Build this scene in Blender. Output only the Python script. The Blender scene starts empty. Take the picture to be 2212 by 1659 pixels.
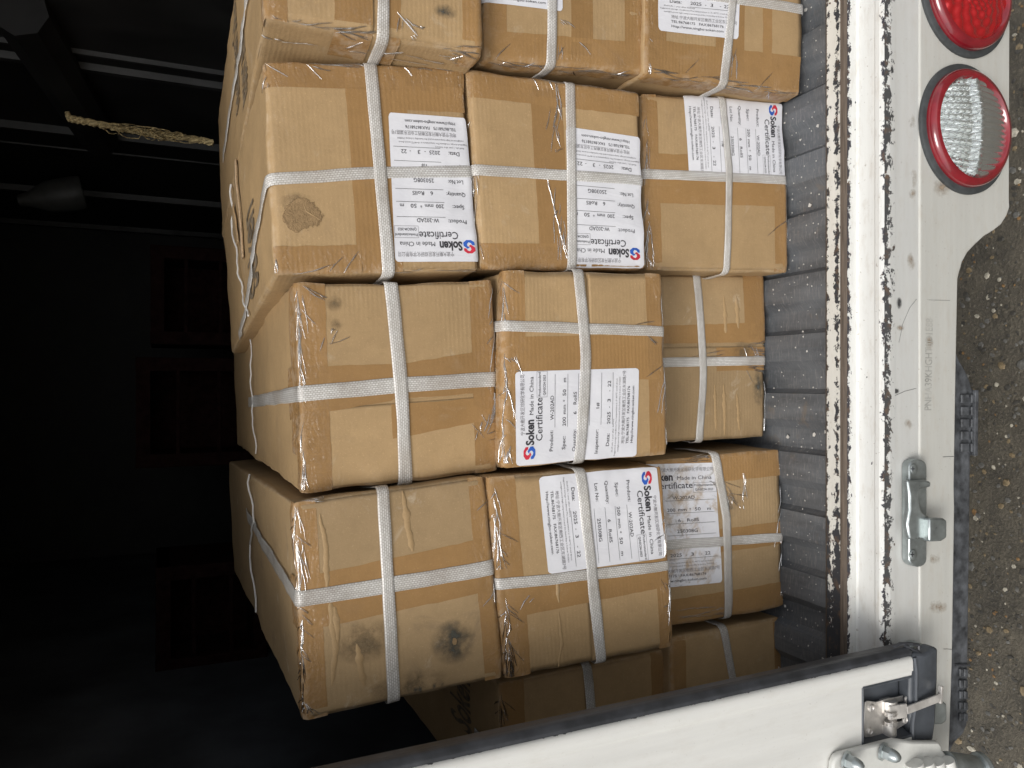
import bpy, bmesh, math, random
from mathutils import Vector, Matrix, noise
R = math.radians
random.seed(7)
scene = bpy.context.scene
C = scene.collection

# ------------------------------------------------------------------ camera
TH = R(24.0); FPX = 1700.0; CAMZ = 1.75
Fv = Vector((0, math.cos(TH), -math.sin(TH)))
Dv = Vector((0, -math.sin(TH), -math.cos(TH)))
Xv = Vector((1, 0, 0))
CAM = Vector((0, 0, CAMZ))
cd = bpy.data.cameras.new('camera')
cd.sensor_fit = 'HORIZONTAL'; cd.sensor_width = 36; cd.lens = 36 * FPX / 2212
cd.clip_start = 0.02; cd.clip_end = 500
co = bpy.data.objects.new('camera', cd); C.objects.link(co)
co.matrix_world = Matrix(((Dv.x, Xv.x, -Fv.x, CAM.x), (Dv.y, Xv.y, -Fv.y, CAM.y), (Dv.z, Xv.z, -Fv.z, CAM.z), (0, 0, 0, 1)))
scene.camera = co

# ------------------------------------------------------------------ light
w = bpy.data.worlds.new('World'); scene.world = w; w.use_nodes = True
nt = w.node_tree
bg = nt.nodes['Background']
sk = nt.nodes.new('ShaderNodeTexSky'); sk.sky_type = 'NISHITA'; sk.sun_disc = False
SUN_EL, SUN_AZ = R(50), R(208)
sk.sun_elevation = SUN_EL; sk.sun_rotation = SUN_AZ; sk.dust_density = 3.0; sk.air_density = 1.0
hs = nt.nodes.new('ShaderNodeHueSaturation'); hs.inputs['Saturation'].default_value = 0.22
nt.links.new(sk.outputs[0], hs.inputs['Color']); nt.links.new(hs.outputs[0], bg.inputs['Color'])
bg.inputs['Strength'].default_value = 0.15
sd = bpy.data.lights.new('sun', 'SUN'); sd.energy = 1.3; sd.angle = R(25); sd.color = (1, .97, .92)
so = bpy.data.objects.new('sun', sd); C.objects.link(so)
sdir = Vector((math.sin(SUN_AZ) * math.cos(SUN_EL), math.cos(SUN_AZ) * math.cos(SUN_EL), math.sin(SUN_EL)))
so.rotation_euler = sdir.to_track_quat('Z', 'Y').to_euler(); so.location = (0, -3, 5)
vs = scene.view_settings
vs.view_transform = 'Standard'; vs.look = 'None'; vs.gamma = 1; vs.use_curve_mapping = False
vs.exposure = 0.18
try:
    scene.cycles.max_bounces = 8; scene.cycles.transparent_max_bounces = 12
except Exception: pass

# ------------------------------------------------------------------ placing: rays of the surveyed corners onto real planes
def ray(px, py): return Fv + Dv * ((px - 1106) / FPX) + Xv * ((829.5 - py) / FPX)
def onY(px, py, Y): d = ray(px, py); return CAM + d * (Y / d.y)
def onZ(px, py, Z): d = ray(px, py); return CAM + d * ((Z - CAMZ) / d.z)
def onX(px, py, X): d = ray(px, py); return CAM + d * (X / d.x)

# ------------------------------------------------------------------ material helpers
class NT:
    def __init__(s, name):
        s.m = bpy.data.materials.new(name); s.m.use_nodes = True
        s.t = s.m.node_tree; s.b = s.t.nodes['Principled BSDF']; s.out = s.t.nodes['Material Output']
    def n(s, typ, **kw):
        nd = s.t.nodes.new('ShaderNode' + typ)
        for k, v in kw.items():
            if hasattr(nd, k): setattr(nd, k, v)
            else: s.set(nd.inputs[k.replace('_', ' ')], v)
        return nd
    def set(s, inp, v):
        if isinstance(v, bpy.types.NodeSocket): s.t.links.new(v, inp)
        elif isinstance(v, bpy.types.Node): s.t.links.new(v.outputs[0], inp)
        else: inp.default_value = v
    def p(s, **kw):
        for k, v in kw.items():
            s.set(s.b.inputs[k.replace('_', ' ')], (tuple(v) + (1,)) if isinstance(v, tuple) and len(v) == 3 else v)
    def co(s, kind='Object'):
        return s.n('TexCoord').outputs[kind]
    def uv(s): return s.n('UVMap').outputs[0]
    def map(s, vec, sc=(1, 1, 1), loc=(0, 0, 0)):
        m = s.n('Mapping'); s.set(m.inputs['Vector'], vec); m.inputs['Scale'].default_value = sc; m.inputs['Location'].default_value = loc
        return m.outputs[0]
    def noise(s, vec, scale=5, detail=4, rough=.6, dist=0):
        q = s.n('TexNoise'); s.set(q.inputs['Vector'], vec)
        q.inputs['Scale'].default_value = scale; q.inputs['Detail'].default_value = detail
        q.inputs['Roughness'].default_value = rough; q.inputs['Distortion'].default_value = dist
        return q.outputs[0]
    def ramp(s, fac, a, b, c0=(0, 0, 0), c1=(1, 1, 1)):
        q = s.n('ValToRGB'); s.set(q.inputs[0], fac)
        e = q.color_ramp.elements; e[0].position = a; e[1].position = b
        e[0].color = tuple(c0) + (1,); e[1].color = tuple(c1) + (1,)
        return q.outputs[0]
    def mix(s, fac, a, b, mode='MIX'):
        q = s.n('Mix'); q.data_type = 'RGBA'; q.blend_type = mode
        s.set(q.inputs[0], fac)
        for i, v in ((6, a), (7, b)):
            s.set(q.inputs[i], (tuple(v) + (1,)) if isinstance(v, tuple) and len(v) == 3 else v)
        return q.outputs[2]
    def math(s, op, a, b=0, c=0):
        q = s.n('Math'); q.operation = op; s.set(q.inputs[0], a); s.set(q.inputs[1], b); s.set(q.inputs[2], c)
        return q.outputs[0]
    def bump(s, h, strength=.3, dist=.001, nrm=None):
        q = s.n('Bump'); s.set(q.inputs['Height'], h); q.inputs['Strength'].default_value = strength
        q.inputs['Distance'].default_value = dist
        if nrm is not None: s.set(q.inputs['Normal'], nrm)
        return q.outputs[0]
    def attr(s, name):
        q = s.n('Attribute'); q.attribute_name = name; return q.outputs['Fac']
    def rand(s): return s.n('ObjectInfo').outputs['Random']

def plain(name, col, rough=.5, metal=0, coat=0, nz=.12, nscale=40, spec=.5, bump=.0):
    k = NT(name); c = k.co()
    v = k.noise(c, nscale, 5)
    dark = tuple(x * (1 - nz * 2) for x in col); lite = tuple(min(1, x * (1 + nz)) for x in col)
    k.p(Base_Color=k.ramp(v, .3, .7, dark, lite), Metallic=metal, Coat_Weight=coat)
    k.p(Roughness=k.math('MULTIPLY_ADD', v, .25, rough - .12))
    k.b.inputs['Specular IOR Level'].default_value = spec
    if bump: k.p(Normal=k.bump(v, bump, .001))
    return k.m

def card_mat(name, col, gloss, wr, worn, stain=0.3):
    """cardboard; gloss: strength of the clear tape or film over it"""
    k = NT(name); uv = k.uv(); ob = k.co(); rnd = k.rand()
    fl = k.noise(uv, 420, 3, .7)
    big = k.noise(ob, 7, 5, .6)
    mid = k.noise(k.map(uv, (60, 160, 60)), 1, 5, .65)
    base = k.ramp(big, .25, .75, tuple(x * .90 for x in col), tuple(x * 1.08 for x in col))
    base = k.mix(k.ramp(k.noise(uv, 210, 4, .75), .58, .70, (0, 0, 0), (.45,) * 3), base, tuple(min(1, x * 1.22 + .02) for x in col))
    base = k.mix(k.ramp(fl, .60, .72), base, tuple(min(1, x * 1.35) for x in col))
    base = k.mix(k.ramp(mid, .55, .8, (0, 0, 0), (.28,) * 3), base, tuple(x * .62 for x in col))
    bl = k.noise(k.map(ob, (1, 1, 1), (1, 7, 2)), 38, 7, .75)
    base = k.mix(k.ramp(bl, .48, .72, (0, 0, 0), (.34,) * 3), base, tuple(x * .74 for x in col))
    base = k.mix(k.ramp(bl, .28, .46, (.30,) * 3, (0, 0, 0)), base, tuple(min(1, x * 1.20 + .015) for x in col))
    # wear: rubbed light patches and dull smudges
    wv = k.noise(ob, 16, 8, .72, .6)
    base = k.mix(k.ramp(wv, .60, .70, (0, 0, 0), (worn,) * 3), base, (.52, .42, .30))
    dv = k.noise(k.map(ob, (1, 1, 1), (3, 5, 9)), 11, 8, .7, .8)
    base = k.mix(k.ramp(dv, .58, .80, (0, 0, 0), (stain,) * 3), base, (.16, .12, .085))
    ed = k.attr('edge')
    rim = k.math('MULTIPLY', k.ramp(ed, .0, .16, (1, 1, 1), (0, 0, 0)), k.ramp(k.noise(ob, 70, 6), .45, .6))
    base = k.mix(k.math('MULTIPLY', rim, .35), base, (.52, .42, .31))
    hv = k.n('HueSaturation'); k.set(hv.inputs['Color'], base)
    k.set(hv.inputs['Value'], k.math('MULTIPLY_ADD', rnd, .14, .93))
    k.p(Base_Color=hv.outputs[0], Roughness=.72)
    k.b.inputs['Specular IOR Level'].default_value = .3
    wave = k.n('TexWave'); k.set(wave.inputs['Vector'], k.map(uv, (1, 1, 1))); wave.wave_type = 'BANDS'; wave.bands_direction = 'X'
    wave.inputs['Scale'].default_value = 52; wave.inputs['Distortion'].default_value = 1.5; wave.inputs['Detail Scale'].default_value = 3
    hgt = k.math('ADD', k.math('MULTIPLY', wave.outputs[0], k.ramp(k.noise(ob, 3.1, 3), .45, .70, (.04,) * 3, (.50,) * 3)), k.math('ADD', k.math('MULTIPLY', k.noise(k.map(ob, (1, 1, 1), (8, 1, 4)), 26, 6, .6), 2.4), k.math('MULTIPLY', fl, .35)))
    k.p(Normal=k.bump(hgt, .38, .0012))
    # film wrinkles: strongest near the edges
    wn = k.noise(k.map(uv, (22, 60, 22)), 1, 3, .55, 1.6)
    wn2 = k.noise(k.map(uv, (70, 26, 50), (4, 2, 1)), 1, 2, .5, 1.2)
    rid = k.math('ADD', k.math('ABSOLUTE', k.math('SUBTRACT', wn, .5)), k.math('ABSOLUTE', k.math('SUBTRACT', wn2, .5)))
    near = k.ramp(ed, .1, .9, (1, 1, 1), (wr,) * 3)
    cn = k.n('Bump'); k.set(cn.inputs['Height'], rid); k.set(cn.inputs['Strength'], near); cn.inputs['Distance'].default_value = .012
    cover = k.ramp(k.noise(ob, 5, 4), .30, .55, (gloss * .25,) * 3, (gloss,) * 3)
    k.p(Coat_Weight=k.math('MULTIPLY', cover, k.ramp(ed, .1, .8, (1, 1, 1), (.55,) * 3)), Coat_Roughness=.16, Coat_Normal=cn.outputs[0], Coat_IOR=1.5)
    return k.m

CARD = (.415, .278, .140); TAPE = (.322, .184, .070)
M = {}
M['card'] = card_mat('cardboard', CARD, .35, .10, .35)
M['flap'] = card_mat('cardboard_flap', CARD, .25, .10, .42)
M['dirty'] = card_mat('cardboard_dirty', (.375, .258, .136), .15, .08, .75, .75)
M['tape'] = card_mat('packing_tape', TAPE, .75, .18, .12, .22)
M['raw'] = plain('raw_corrugated', (.42, .30, .18), .85, nz=.2, nscale=300)

k = NT('woven_strap'); uv = k.uv()
br = k.n('TexBrick'); k.set(br.inputs['Vector'], uv)
br.offset = .5; br.inputs['Scale'].default_value = 1.0
br.inputs['Brick Width'].default_value = .0042; br.inputs['Row Height'].default_value = .0026; br.inputs['Mortar Size'].default_value = .00055; br.inputs['Mortar Smooth'].default_value = .9
br.inputs['Color1'].default_value = (.86, .85, .82, 1); br.inputs['Color2'].default_value = (.70, .68, .65, 1); br.inputs['Mortar'].default_value = (.36, .33, .29, 1)
dn = k.noise(k.co(), 24, 5)
col = k.mix(k.ramp(dn, .45, .75, (0, 0, 0), (.45,) * 3), br.outputs[0], (.40, .36, .30))
k.p(Base_Color=col, Roughness=.30, Coat_Weight=.3, Coat_Roughness=.2, Normal=k.bump(br.outputs[1], -.6, .0008))
tr = k.n('BsdfTransparent'); tr.inputs[0].default_value = (.95, .95, .95, 1)
mx = k.n('MixShader'); k.set(mx.inputs[0], k.ramp(k.noise(k.co(), 9, 3), .4, .6, (.64,) * 3, (.88,) * 3))
k.set(mx.inputs[1], tr.outputs[0]); k.set(mx.inputs[2], k.b.outputs[0]); k.set(k.out.inputs[0], mx.outputs[0])
M['strap'] = k.m
M['cord'] = plain('white_cord', (.72, .71, .68), .5)

def paper(name, stained):
    k = NT(name); uv = k.uv(); ob = k.co()
    c = k.ramp(k.noise(ob, 22, 5), .3, .7, (.70, .70, .74), (.80, .80, .83))
    if stained:
        c = k.mix(k.ramp(k.noise(ob, 26, 7, .7, .5), .50, .66, (0, 0, 0), (.8,) * 3), c, (.42, .29, .15))
        c = k.mix(k.ramp(k.noise(ob, 34, 8, .75, 1), .57, .66, (0, 0, 0), (.8,) * 3), c, (.30, .27, .23))
    else:
        c = k.mix(k.ramp(k.noise(ob, 18, 6, .7), .60, .78, (0, 0, 0), (.3,) * 3), c, (.56, .54, .50))
    cn = k.noise(k.map(uv, (14, 40, 20)), 1, 3, .5, 1.2)
    k.p(Base_Color=c, Roughness=.45, Normal=k.bump(cn, .3, .004), Coat_Weight=.4, Coat_Roughness=.18)
    return k.m
M['paper'] = paper('label_paper', False); M['paper_old'] = paper('label_paper_stained', True)
M['ink'] = plain('black_ink', (.045, .043, .05), .5, nz=.1)
M['grey_ink'] = plain('grey_ink', (.20, .19, .20), .6, nz=.1)
M['box_ink'] = plain('print_on_box', (.19, .145, .095), .7, nz=.3, nscale=80)
M['red_ink'] = plain('red_ink', (.62, .03, .06), .5); M['blue_ink'] = plain('blue_ink', (.03, .12, .52), .5)

def decal(name, col, lo, hi, scale):
    k = NT(name); uv = k.uv()
    g = k.n('TexGradient'); g.gradient_type = 'SPHERICAL'; k.set(g.inputs[0], k.map(uv, (2, 2, 2), (-1, -1, 0)))
    nn = k.noise(k.co(), scale, 8, .75, .5)
    a = k.ramp(k.math('MULTIPLY', k.math('MULTIPLY', g.outputs[1], k.ramp(k.noise(k.co(), scale * .5, 6, .7), .32, .62)), k.math('ADD', nn, .6)), lo, hi)
    k.p(Base_Color=k.ramp(nn, .35, .65, tuple(x * .7 for x in col), col), Roughness=.85, Alpha=a, Normal=k.bump(nn, .9, .004))
    return k.m
k = NT('clear_film'); gl = k.n('BsdfGlossy'); gl.inputs['Roughness'].default_value = .12; gl.inputs['Color'].default_value = (1, 1, 1, 1)
tr = k.n('BsdfTransparent'); fr_ = k.n('Fresnel'); fr_.inputs[0].default_value = 1.9
mx = k.n('MixShader'); k.set(mx.inputs[0], k.math('MINIMUM', k.math('MULTIPLY_ADD', fr_.outputs[0], 1.6, .22), 1.0)); k.set(mx.inputs[1], tr.outputs[0]); k.set(mx.inputs[2], gl.outputs[0]); k.set(k.out.inputs[0], mx.outputs[0])
M['film'] = k.m
M['stain_dark'] = decal('stain_dark', (.10, .10, .083), .04, .85, 75)
M['stain_brown'] = decal('stain_brown', (.25, .18, .10), .05, 1.0, 60)
M['torn'] = decal('torn_paper', (.36, .235, .115), .10, .15, 90)

def chipped(name, white, dark, lines, spot, dirt, rough=.4, xf=None):
    """worn white paint. lines: [(v0, halfwidth, amount)] where v is metres across the strip"""
    k = NT(name); uv = k.uv(); sp = k.n('SeparateXYZ'); k.set(sp.inputs[0], uv); v = sp.outputs[1]
    n1 = k.noise(k.map(uv, (1, 1.3, 1)), 62, 9, .72, .3)
    n2 = k.noise(k.map(uv, (1, 1, 1), (5, 5, 0)), 14, 3, .5)
    w = k.ramp(k.noise(k.map(uv, (3, 60, 1)), 1, 6), .3, .7, tuple(x * .90 for x in white), white)
    w = k.mix(k.ramp(k.noise(k.map(uv, (26, 70, 1)), 1, 7, .72), .50, .75, (0, 0, 0), (dirt,) * 3), w, (.40, .33, .24))
    w = k.mix(k.ramp(k.noise(k.map(uv, (1, 1, 1), (2, 1, 0)), 160, 3, .6), .66, .71, (0, 0, 0), (dirt * 1.4,) * 3), w, (.25, .20, .15))
    m = None
    for v0, hw, am in lines:
        d = k.math('DIVIDE', k.math('ABSOLUTE', k.math('SUBTRACT', v, v0)), hw)
        near = k.math('MAXIMUM', k.math('SUBTRACT', 1, d), 0)
        t = k.math('ADD', k.math('MULTIPLY', near, am), k.math('MULTIPLY_ADD', n2, .22, -.11))
        if xf: t = k.math('ADD', t, k.math('MULTIPLY', k.math('MINIMUM', k.math('MAXIMUM', k.math('SUBTRACT', xf[0], sp.outputs[0]), 0), xf[2]), xf[1]))
        t = k.math('GREATER_THAN', k.math('MULTIPLY', k.math('ADD', n1, t), k.math('GREATER_THAN', near, .001)), .66)
        m = t if m is None else k.math('MAXIMUM', m, t)
    t2 = k.math('GREATER_THAN', k.noise(k.map(uv, (1, 1, 1), (9, 1, 0)), 70, 4, .6), .73 - spot)
    m = k.math('MAXIMUM', m, t2) if m is not None else t2
    dk = k.ramp(k.noise(uv, 60, 6), .52, .72, dark, (.14, .085, .05))
    k.p(Base_Color=k.mix(m, w, dk), Roughness=k.math('MULTIPLY_ADD', m, .3, rough), Normal=k.bump(m, -.5, .0009))
    return k.m
WH = (.76, .76, .73)
M['sill_cap'] = chipped('worn_sill_cap', (.72, .70, .64), (.035, .036, .04), [(.0, .010, .16), (.0205, .012, .20)], .0, .35, .55, (-.15, .9, .30))
M['sill'] = chipped('chipped_sill_paint', WH, (.035, .033, .042), [(.0, .013, .24), (.083, .022, .33)], .02, .4)
M['face'] = chipped('rear_face_paint', (.60, .60, .575), (.05, .05, .05), [(.0, .022, .26)], -.02, .2)
M['panel'] = chipped('panel_paint', (.55, .545, .505), (.12, .11, .1), [], -.035, .30, .36)
M['door'] = chipped('door_paint', (.74, .735, .70), (.05, .05, .05), [(.0, .0016, .25)], -.06, .14, .30)
k = NT('rust_strip'); uv = k.uv()
k.p(Base_Color=k.ramp(k.noise(k.map(uv, (12, 250, 1)), 1, 7, .7), .35, .65, (.06, .045, .034), (.155, .118, .088)), Roughness=.8, Normal=k.bump(k.noise(uv, 400, 5), .4, .001))
M['rust'] = k.m

k = NT('floor_liner'); ob = k.co()
b1 = k.noise(k.map(ob, (30, 5, 5)), 1, 6, .65); sc = k.noise(k.map(ob, (60, 400, 60)), 1, 6, .75, .4)
c = k.ramp(b1, .3, .75, (.065, .070, .077), (.165, .174, .184))
c = k.mix(k.ramp(sc, .52, .68, (0, 0, 0), (.7,) * 3), c, (.24, .24, .24))
c = k.mix(k.ramp(k.noise(k.map(ob, (300, 50, 50), (2, 2, 2)), 1, 6, .7, 1.5), .60, .70, (0, 0, 0), (.6,) * 3), c, (.26, .26, .25))
c = k.mix(k.ramp(k.noise(ob, 17, 7, .7), .60, .72, (0, 0, 0), (.6,) * 3), c, (.18, .14, .10))
c = k.mix(k.math('GREATER_THAN', k.noise(ob, 230, 3, .6), .77), c, (.6, .58, .54))
k.p(Base_Color=c, Roughness=k.math('MULTIPLY_ADD', b1, .4, .20), Normal=k.bump(sc, .35, .001))
M['liner'] = k.m
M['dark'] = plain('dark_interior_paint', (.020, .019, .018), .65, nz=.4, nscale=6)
M['rib'] = plain('rib_metal', (.065, .064, .062), .5, metal=.3, nz=.35, nscale=8)
M['rubber'] = plain('black_rubber', (.050, .053, .060), .42, nz=.25, nscale=30)
M['grey_plastic'] = plain('dark_grey_plastic', (.070, .078, .090), .45, nz=.25, nscale=18, bump=.15)
M['bumper'] = plain('weathered_bumper_plastic', (.085, .090, .098), .55, nz=.40, nscale=60, bump=.3)
M['zinc'] = plain('zinc_casting', (.42, .46, .46), .32, metal=.75, nz=.15, nscale=50, bump=.08)
M['steel'] = plain('brushed_steel', (.74, .71, .67), .40, metal=.65, nz=.12, nscale=60)
M['chassis'] = plain('chassis_black', (.02, .02, .02), .8)
M['white_plain'] = plain('white_hinge_paint', (.68, .68, .64), .38, nz=.10, nscale=24)
M['gasket'] = plain('lamp_gasket', (.055, .06, .062), .6, nz=.2, nscale=60)
k = NT('red_lens'); k.p(Base_Color=(.42, .012, .018), Roughness=.10, Coat_Weight=1.0, Coat_Roughness=.05, Transmission_Weight=.25, IOR=1.5)
M['red'] = k.m
k = NT('deep_red_rim'); k.p(Base_Color=k.ramp(k.noise(k.co(), 30, 4), .3, .7, (.16, .006, .012), (.26, .010, .018)), Roughness=.12, Coat_Weight=1.0, Coat_Roughness=.03)
M['red_rim'] = k.m
k = NT('clear_fluted_lens'); k.p(Base_Color=(.78, .80, .79), Metallic=.9, Roughness=.12, Coat_Weight=1.0, Coat_Roughness=.04)
M['clear'] = k.m
k = NT('reflector_red'); k.p(Base_Color=(.60, .015, .02), Metallic=.55, Roughness=.16, Coat_Weight=1.0, Coat_Roughness=.04)
M['red_facets'] = k.m
M['rope'] = plain('hemp_rope', (.46, .36, .18), .8, nz=.3, nscale=200)
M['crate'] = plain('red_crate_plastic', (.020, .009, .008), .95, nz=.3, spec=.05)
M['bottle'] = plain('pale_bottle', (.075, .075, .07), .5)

# ------------------------------------------------------------------ object helpers
def link(name, me, mats, parent=None, smooth=False):
    o = bpy.data.objects.new(name, me); C.objects.link(o)
    for m in (mats if isinstance(mats, (list, tuple)) else [mats]): me.materials.append(m)
    if smooth: me.polygons.foreach_set('use_smooth', [True] * len(me.polygons))
    if parent is not None:
        o.parent = parent; o.matrix_parent_inverse = Matrix.Translation(-parent.location)
    return o
def mesh(name, verts, faces, mats, parent=None, uvs=None, smooth=False, attr=None, mi=None, fix=True):
    me = bpy.data.meshes.new(name); me.from_pydata([tuple(v) for v in verts], [], faces)
    if uvs is not None:
        ul = me.uv_layers.new(name='UVMap')
        li = [0] * len(me.loops); me.loops.foreach_get('vertex_index', li)
        flat = []
        for i in li: flat += [uvs[i][0], uvs[i][1]]
        ul.data.foreach_set('uv', flat)
    if attr is not None:
        a = me.attributes.new('edge', 'FLOAT', 'POINT'); a.data.foreach_set('value', attr)
    if mi is not None: me.polygons.foreach_set('material_index', mi)
    if fix:
        bm = bmesh.new(); bm.from_mesh(me); bmesh.ops.recalc_face_normals(bm, faces=bm.faces); bm.to_mesh(me); bm.free()
    return link(name, me, mats, parent, smooth)
def empty(name, loc, label=None, cat=None, group=None):
    o = bpy.data.objects.new(name, None); C.objects.link(o); o.location = loc
    if label: tag(o, label, cat, group)
    return o
def tag(o, label=None, cat=None, group=None, kind=None):
    if label: o['label'] = label
    if cat: o['category'] = cat
    if group: o['group'] = group
    if kind: o['kind'] = kind
    return o
def sm(x): x = max(0, min(1, x)); return x * x * (3 - 2 * x)

class MB:
    def __init__(s): s.v = []; s.f = []; s.m = []
    def add(s, v, f, mi=0):
        n = len(s.v); s.v += [Vector(x) for x in v]; s.f += [tuple(i + n for i in q) for q in f]; s.m += [mi] * len(f)
    def box(s, a, b, mi=0):
        x0, y0, z0 = a; x1, y1, z1 = b
        s.add([(x0, y0, z0), (x1, y0, z0), (x1, y1, z0), (x0, y1, z0), (x0, y0, z1), (x1, y0, z1), (x1, y1, z1), (x0, y1, z1)],
              [(0, 3, 2, 1), (4, 5, 6, 7), (0, 1, 5, 4), (1, 2, 6, 5), (2, 3, 7, 6), (3, 0, 4, 7)], mi)
    def prism(s, pts, off, mi=0):
        n = len(pts); pts = [Vector(p) for p in pts]; off = Vector(off)
        s.add(pts + [p + off for p in pts], [tuple(range(n)), tuple(range(2 * n - 1, n - 1, -1))] + [(i, (i + 1) % n, n + (i + 1) % n, n + i) for i in range(n)], mi)
    def tube(s, pts, r, seg=8, mi=0, cap=True):
        pts = [Vector(p) for p in pts]; n = len(pts); rings = []
        rr = r if isinstance(r, (list, tuple)) else [r] * n
        up = Vector((0.13, .21, .97)).normalized()
        for i, p in enumerate(pts):
            t = (pts[min(i + 1, n - 1)] - pts[max(i - 1, 0)]).normalized()
            a = t.cross(up)
            if a.length < .05: a = t.cross(Vector((1, 0, 0)))
            a.normalize(); b = t.cross(a).normalized()
            rings += [p + (a * math.cos(q) + b * math.sin(q)) * rr[i] for q in [2 * math.pi * j / seg for j in range(seg)]]
        f = [(i * seg + j, i * seg + (j + 1) % seg, (i + 1) * seg + (j + 1) % seg, (i + 1) * seg + j) for i in range(n - 1) for j in range(seg)]
        if cap: f += [tuple(range(seg - 1, -1, -1)), tuple(range((n - 1) * seg, n * seg))]
        s.add(rings, f, mi)
    def lathe(s, c, axis, prof, seg=48, mi=0, fn=None):
        """prof: [(radius, height along axis)]"""
        c = Vector(c); ax = Vector(axis).normalized()
        a = ax.cross(Vector((0, 0, 1))); a = a.normalized() if a.length > .01 else Vector((1, 0, 0)); b = ax.cross(a).normalized()
        v = []
        for r, h in prof:
            for j in range(seg):
                q = 2 * math.pi * j / seg
                v.append(c + (a * math.cos(q) + b * math.sin(q)) * r + ax * h)
        n = len(prof)
        f = [(i * seg + j, i * seg + (j + 1) % seg, (i + 1) * seg + (j + 1) % seg, (i + 1) * seg + j) for i in range(n - 1) for j in range(seg)]
        if prof[-1][0] > 1e-5: f.append(tuple(range((n - 1) * seg, n * seg)))
        s.add(v, f, mi)
    def build(s, name, mats, parent=None, smooth=False, bevel=0, seg=2):
        o = mesh(name, s.v, s.f, mats, parent, mi=s.m)
        if bevel:
            md = o.modifiers.new('bevel', 'BEVEL'); md.width = bevel; md.segments = seg; md.limit_method = 'ANGLE'; md.angle_limit = R(35)
        if smooth:
            me = o.data; me.polygons.foreach_set('use_smooth', [True] * len(me.polygons))
            bm = bmesh.new(); bm.from_mesh(me)
            for e in bm.edges:
                if len(e.link_faces) == 2 and e.calc_face_angle() > R(40): e.smooth = False
            bm.to_mesh(me); bm.free()
        return o

# ------------------------------------------------------------------ SETTING: ground
FLOOR = CAMZ - .96
def ground_patch():
    v, f = [], []
    xs = [-60, -20, -6] + [-2 + .05 * i for i in range(81)] + [6, 20, 60]
    ys = [-60, -20, -6, -2, -.5] + [.3 + .05 * i for i in range(35)] + [3, 6, 20, 60]
    for y in ys:
        for x in xs:
            v.append((x, y, .012 * noise.noise(Vector((x * 2.2, y * 2.2, 0))) + .006 * noise.noise(Vector((x * 9, y * 9, 3)))))
    n = len(xs)
    for j in range(len(ys) - 1):
        for i in range(n - 1): f.append((j * n + i, j * n + i + 1, (j + 1) * n + i + 1, (j + 1) * n + i))
    return v, f
k = NT('wet_asphalt'); ob = k.co()
a1 = k.noise(ob, 9, 8, .7); a2 = k.noise(ob, 150, 6, .7)
c = k.ramp(a1, .3, .7, (.050, .044, .033), (.16, .138, .10))
c = k.mix(k.ramp(a2, .52, .66, (0, 0, 0), (.7,) * 3), c, (.23, .20, .145))
k.p(Base_Color=c, Roughness=k.math('MULTIPLY_ADD', a1, .5, .30), Normal=k.bump(k.math('ADD', k.math('ADD', a2, a1), k.noise(ob, 45, 5, .7)), 1.0, .007))
M['asphalt'] = k.m
gv, gf = ground_patch()
g = mesh('ground', gv, gf, M['asphalt'], smooth=True, fix=False); g['kind'] = 'structure'
g['label'] = 'dark gravelly asphalt below the truck'

stone_mats = [plain('stone_' + n, c, .55, nz=.25, nscale=120) for n, c in
              (('grey', (.15, .145, .13)), ('pale', (.50, .46, .37)), ('tan', (.25, .19, .11)), ('ochre', (.27, .16, .07)), ('dark', (.07, .065, .055)))]
mb = MB()
for i in range(5600):
    x = random.uniform(-.95, .95); y = random.uniform(.75, 1.9)
    big = random.random()
    r = .0022 + .0035 * random.random() if big < .72 else (.005 + .006 * random.random())
    if big > .985: r = .012 + .006 * random.random()
    z = .012 * noise.noise(Vector((x * 2.2, y * 2.2, 0))) + .006 * noise.noise(Vector((x * 9, y * 9, 3)))
    a = random.uniform(0, 6.28); ex = random.uniform(.6, 1.0)
    vv = [(0, 0, .55)]
    for j in range(6):
        q = j * math.pi / 3
        vv.append((math.cos(q) * .72 * random.uniform(.8, 1.1), math.sin(q) * .72 * random.uniform(.8, 1.1), .40))
    for j in range(6):
        q = j * math.pi / 3 + .2
        vv.append((math.cos(q), math.sin(q), -.25))
    fx = [(0, 1 + j, 1 + (j + 1) % 6) for j in range(6)] + [(1 + j, 7 + j, 7 + (j + 1) % 6, 1 + (j + 1) % 6) for j in range(6)]
    ca, sa = math.cos(a), math.sin(a)
    V = [(x + r * (p[0] * ca - p[1] * ex * sa), y + r * (p[0] * sa + p[1] * ex * ca), z + r * (p[2] * .8 - .12)) for p in vv]
    mb.add(V, fx, random.choices(range(5), (32, 12, 20, 5, 32))[0])
gr = mb.build('gravel', stone_mats, smooth=True); gr['kind'] = 'stuff'
gr['label'] = 'loose and embedded gravel in the asphalt'; gr['category'] = 'gravel'

# ------------------------------------------------------------------ TRUCK
truck = empty('truck', (0, .83, 0), 'white box truck seen from behind, cargo hold open and full of cartons', 'truck')
XR, XL, YB, ZR = .72, -.80, 4.1, 2.58
def strip(name, prof, mat, x0=-.9, x1=.95, parent=truck, wob=0):
    """extrude a (Y,Z) profile along X with uv in metres"""
    nx = 120; v = []; uvs = []; L = [0]
    for a, b in zip(prof, prof[1:]): L.append(L[-1] + math.dist(a, b))
    for i in range(nx + 1):
        x = x0 + (x1 - x0) * i / nx
        for (y, z), l in zip(prof, L):
            v.append((x, y + wob * noise.noise(Vector((x * 9, l * 30, 1))), z + wob * noise.noise(Vector((x * 11, l * 30, 7)))))
            uvs.append((x, l))
    n = len(prof)
    f = [(i * n + j, i * n + j + 1, (i + 1) * n + j + 1, (i + 1) * n + j) for i in range(nx) for j in range(n - 1)]
    return mesh(name, v, f, mat, parent, uvs=uvs, fix=False)

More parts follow.
